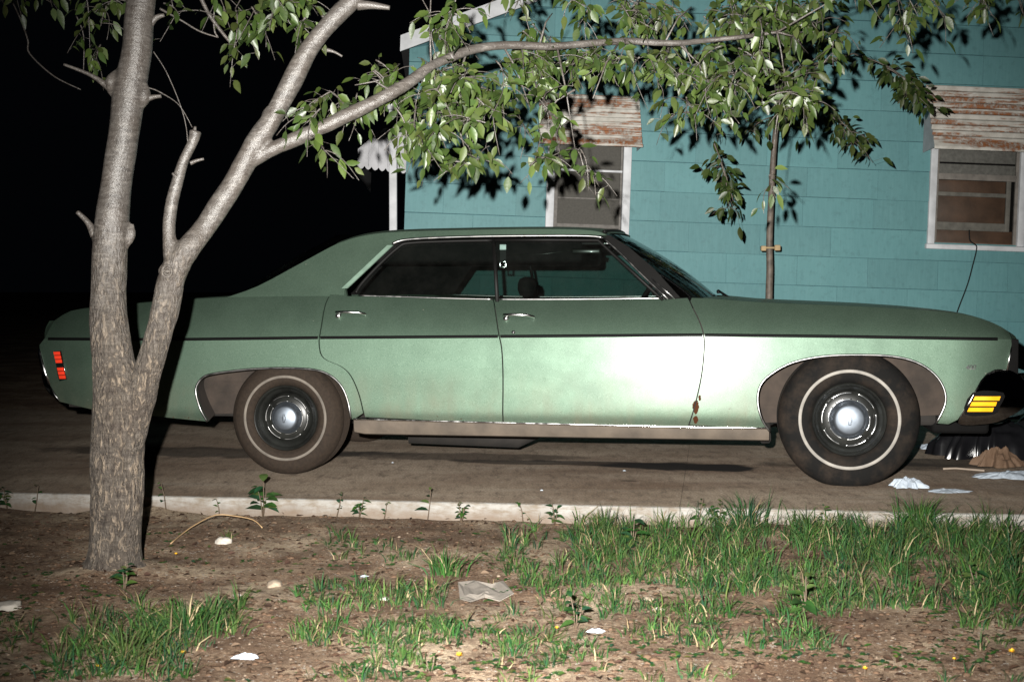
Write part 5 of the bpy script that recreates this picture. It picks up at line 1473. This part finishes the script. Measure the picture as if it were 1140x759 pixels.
# small litter
for x, y, w2, lab, mt_, sd in [(664, 705, .055, 'small oval white lid lying in the grass below the front door', 'tissue', 11), (274, 734, .07, 'curved white scrap on the soil near the bottom left', 'tissue', 12), (405, 643, .03, 'tiny white scrap at the corner of the grey paper', 'tissue', 13), (618, 670, .07, 'small tan curled leaf right of the grey paper', 'kraft', 14), (733, 680, .04, 'small greyish white scrap right of the oval lid', 'greypaper', 15), (965, 620, .05, 'pale scrap in the gap between grass tufts under the front wheel', 'greypaper', 16)]:
    crumple('litter', x, y, w2, w2*.6, w2*.22, M[mt_], lab, 'litter', sd, ground='soil', grp='small litter on the verge', sub=12, freq=20)
for x, y, w2, lab, sd in [(603, 547, .016, 'tiny white crumb on the concrete below the front door', 21), (695, 525, .018, 'tiny white crumb near the dark oil stain', 22), (437, 516, .012, 'tiny pale crumb on the concrete right of the rear tyre', 23)]:
    crumple('crumb', x, y, w2, w2*.5, .006, M['tissue'], lab, 'litter', sd, grp='crumbs on the concrete', sub=6, freq=40)
# sticks
mb = MB(); q = [sp(x, y)+Vector((0, 0, z)) for x, y, z in ((190, 606, .005), (204, 598, .02), (218, 592, .035), (240, 586, .055), (262, 586, .05), (282, 588, .04), (292, 592, .02))]
mb.tube([Vector(a) for a in smooth_poly([tuple(a) for a in q], 3)], .0028, 6); tag(mb.build('stick', simple('pale_twig', (.35, .23, .12), .7)), 'thin pale dry stalk arching over the soil right of the tree', 'stick')
mb = MB(); mb.tube([on_ground(1050, 524)+Vector((0, 0, .012)), on_ground(1064, 523)+Vector((0, 0, .01)), on_ground(1096, 526)+Vector((0, 0, .012))], .006, 6); tag(mb.build('stick', simple('grey_twig', (.25, .2, .16), .8)), 'short pale stick on the drive in front of the black bag', 'stick')
# dandelions
M['dandelion'] = simple('dandelion_petals', (.75, .42, .02), .6)
for i, (x, y, r, lab) in enumerate([(511, 737, .013, 'yellow dandelion flower near the bottom centre of the verge'), (110, 750, .012, 'yellow dandelion flower in the lower left grass'), (204, 734, .010, 'small yellow dandelion in the grass in front of the tree'), (620, 706, .009, 'small yellow dandelion left of the oval white lid'), (1126, 733, .014, 'yellow dandelion flower in the lower right corner'), (963, 752, .010, 'yellow dandelion at the bottom edge below the front wheel'), (196, 622, .010, 'yellow flower on the soil right of the tree trunk'), (1062, 741, .008, 'tiny yellow dandelion left of the corner one')]):
    p = sp(x, y); f_ = empty('dandelion', p); tag(f_, lab, 'flower', 'yellow dandelions on the verge')
    mb = MB(); mb.tube([(0, 0, -.01), (0, 0, .02)], .0015, 5); mb.build('stem', M['weedstem'], f_)
    mb = MB(); rr_ = random.Random(i)
    for k in range(26):
        a = k*2.4; el = .15+.9*(k/26); leaf_into(mb, Vector((0, 0, .02)), Vector((math.cos(a)*math.cos(el), math.sin(a)*math.cos(el), math.sin(el))), Vector((0, 0, 1)), r*rr_.uniform(.8, 1.1), r*.3, (.75, .42, .02), .1, 0)
    mb.build('bloom', M['dandelion'], f_)
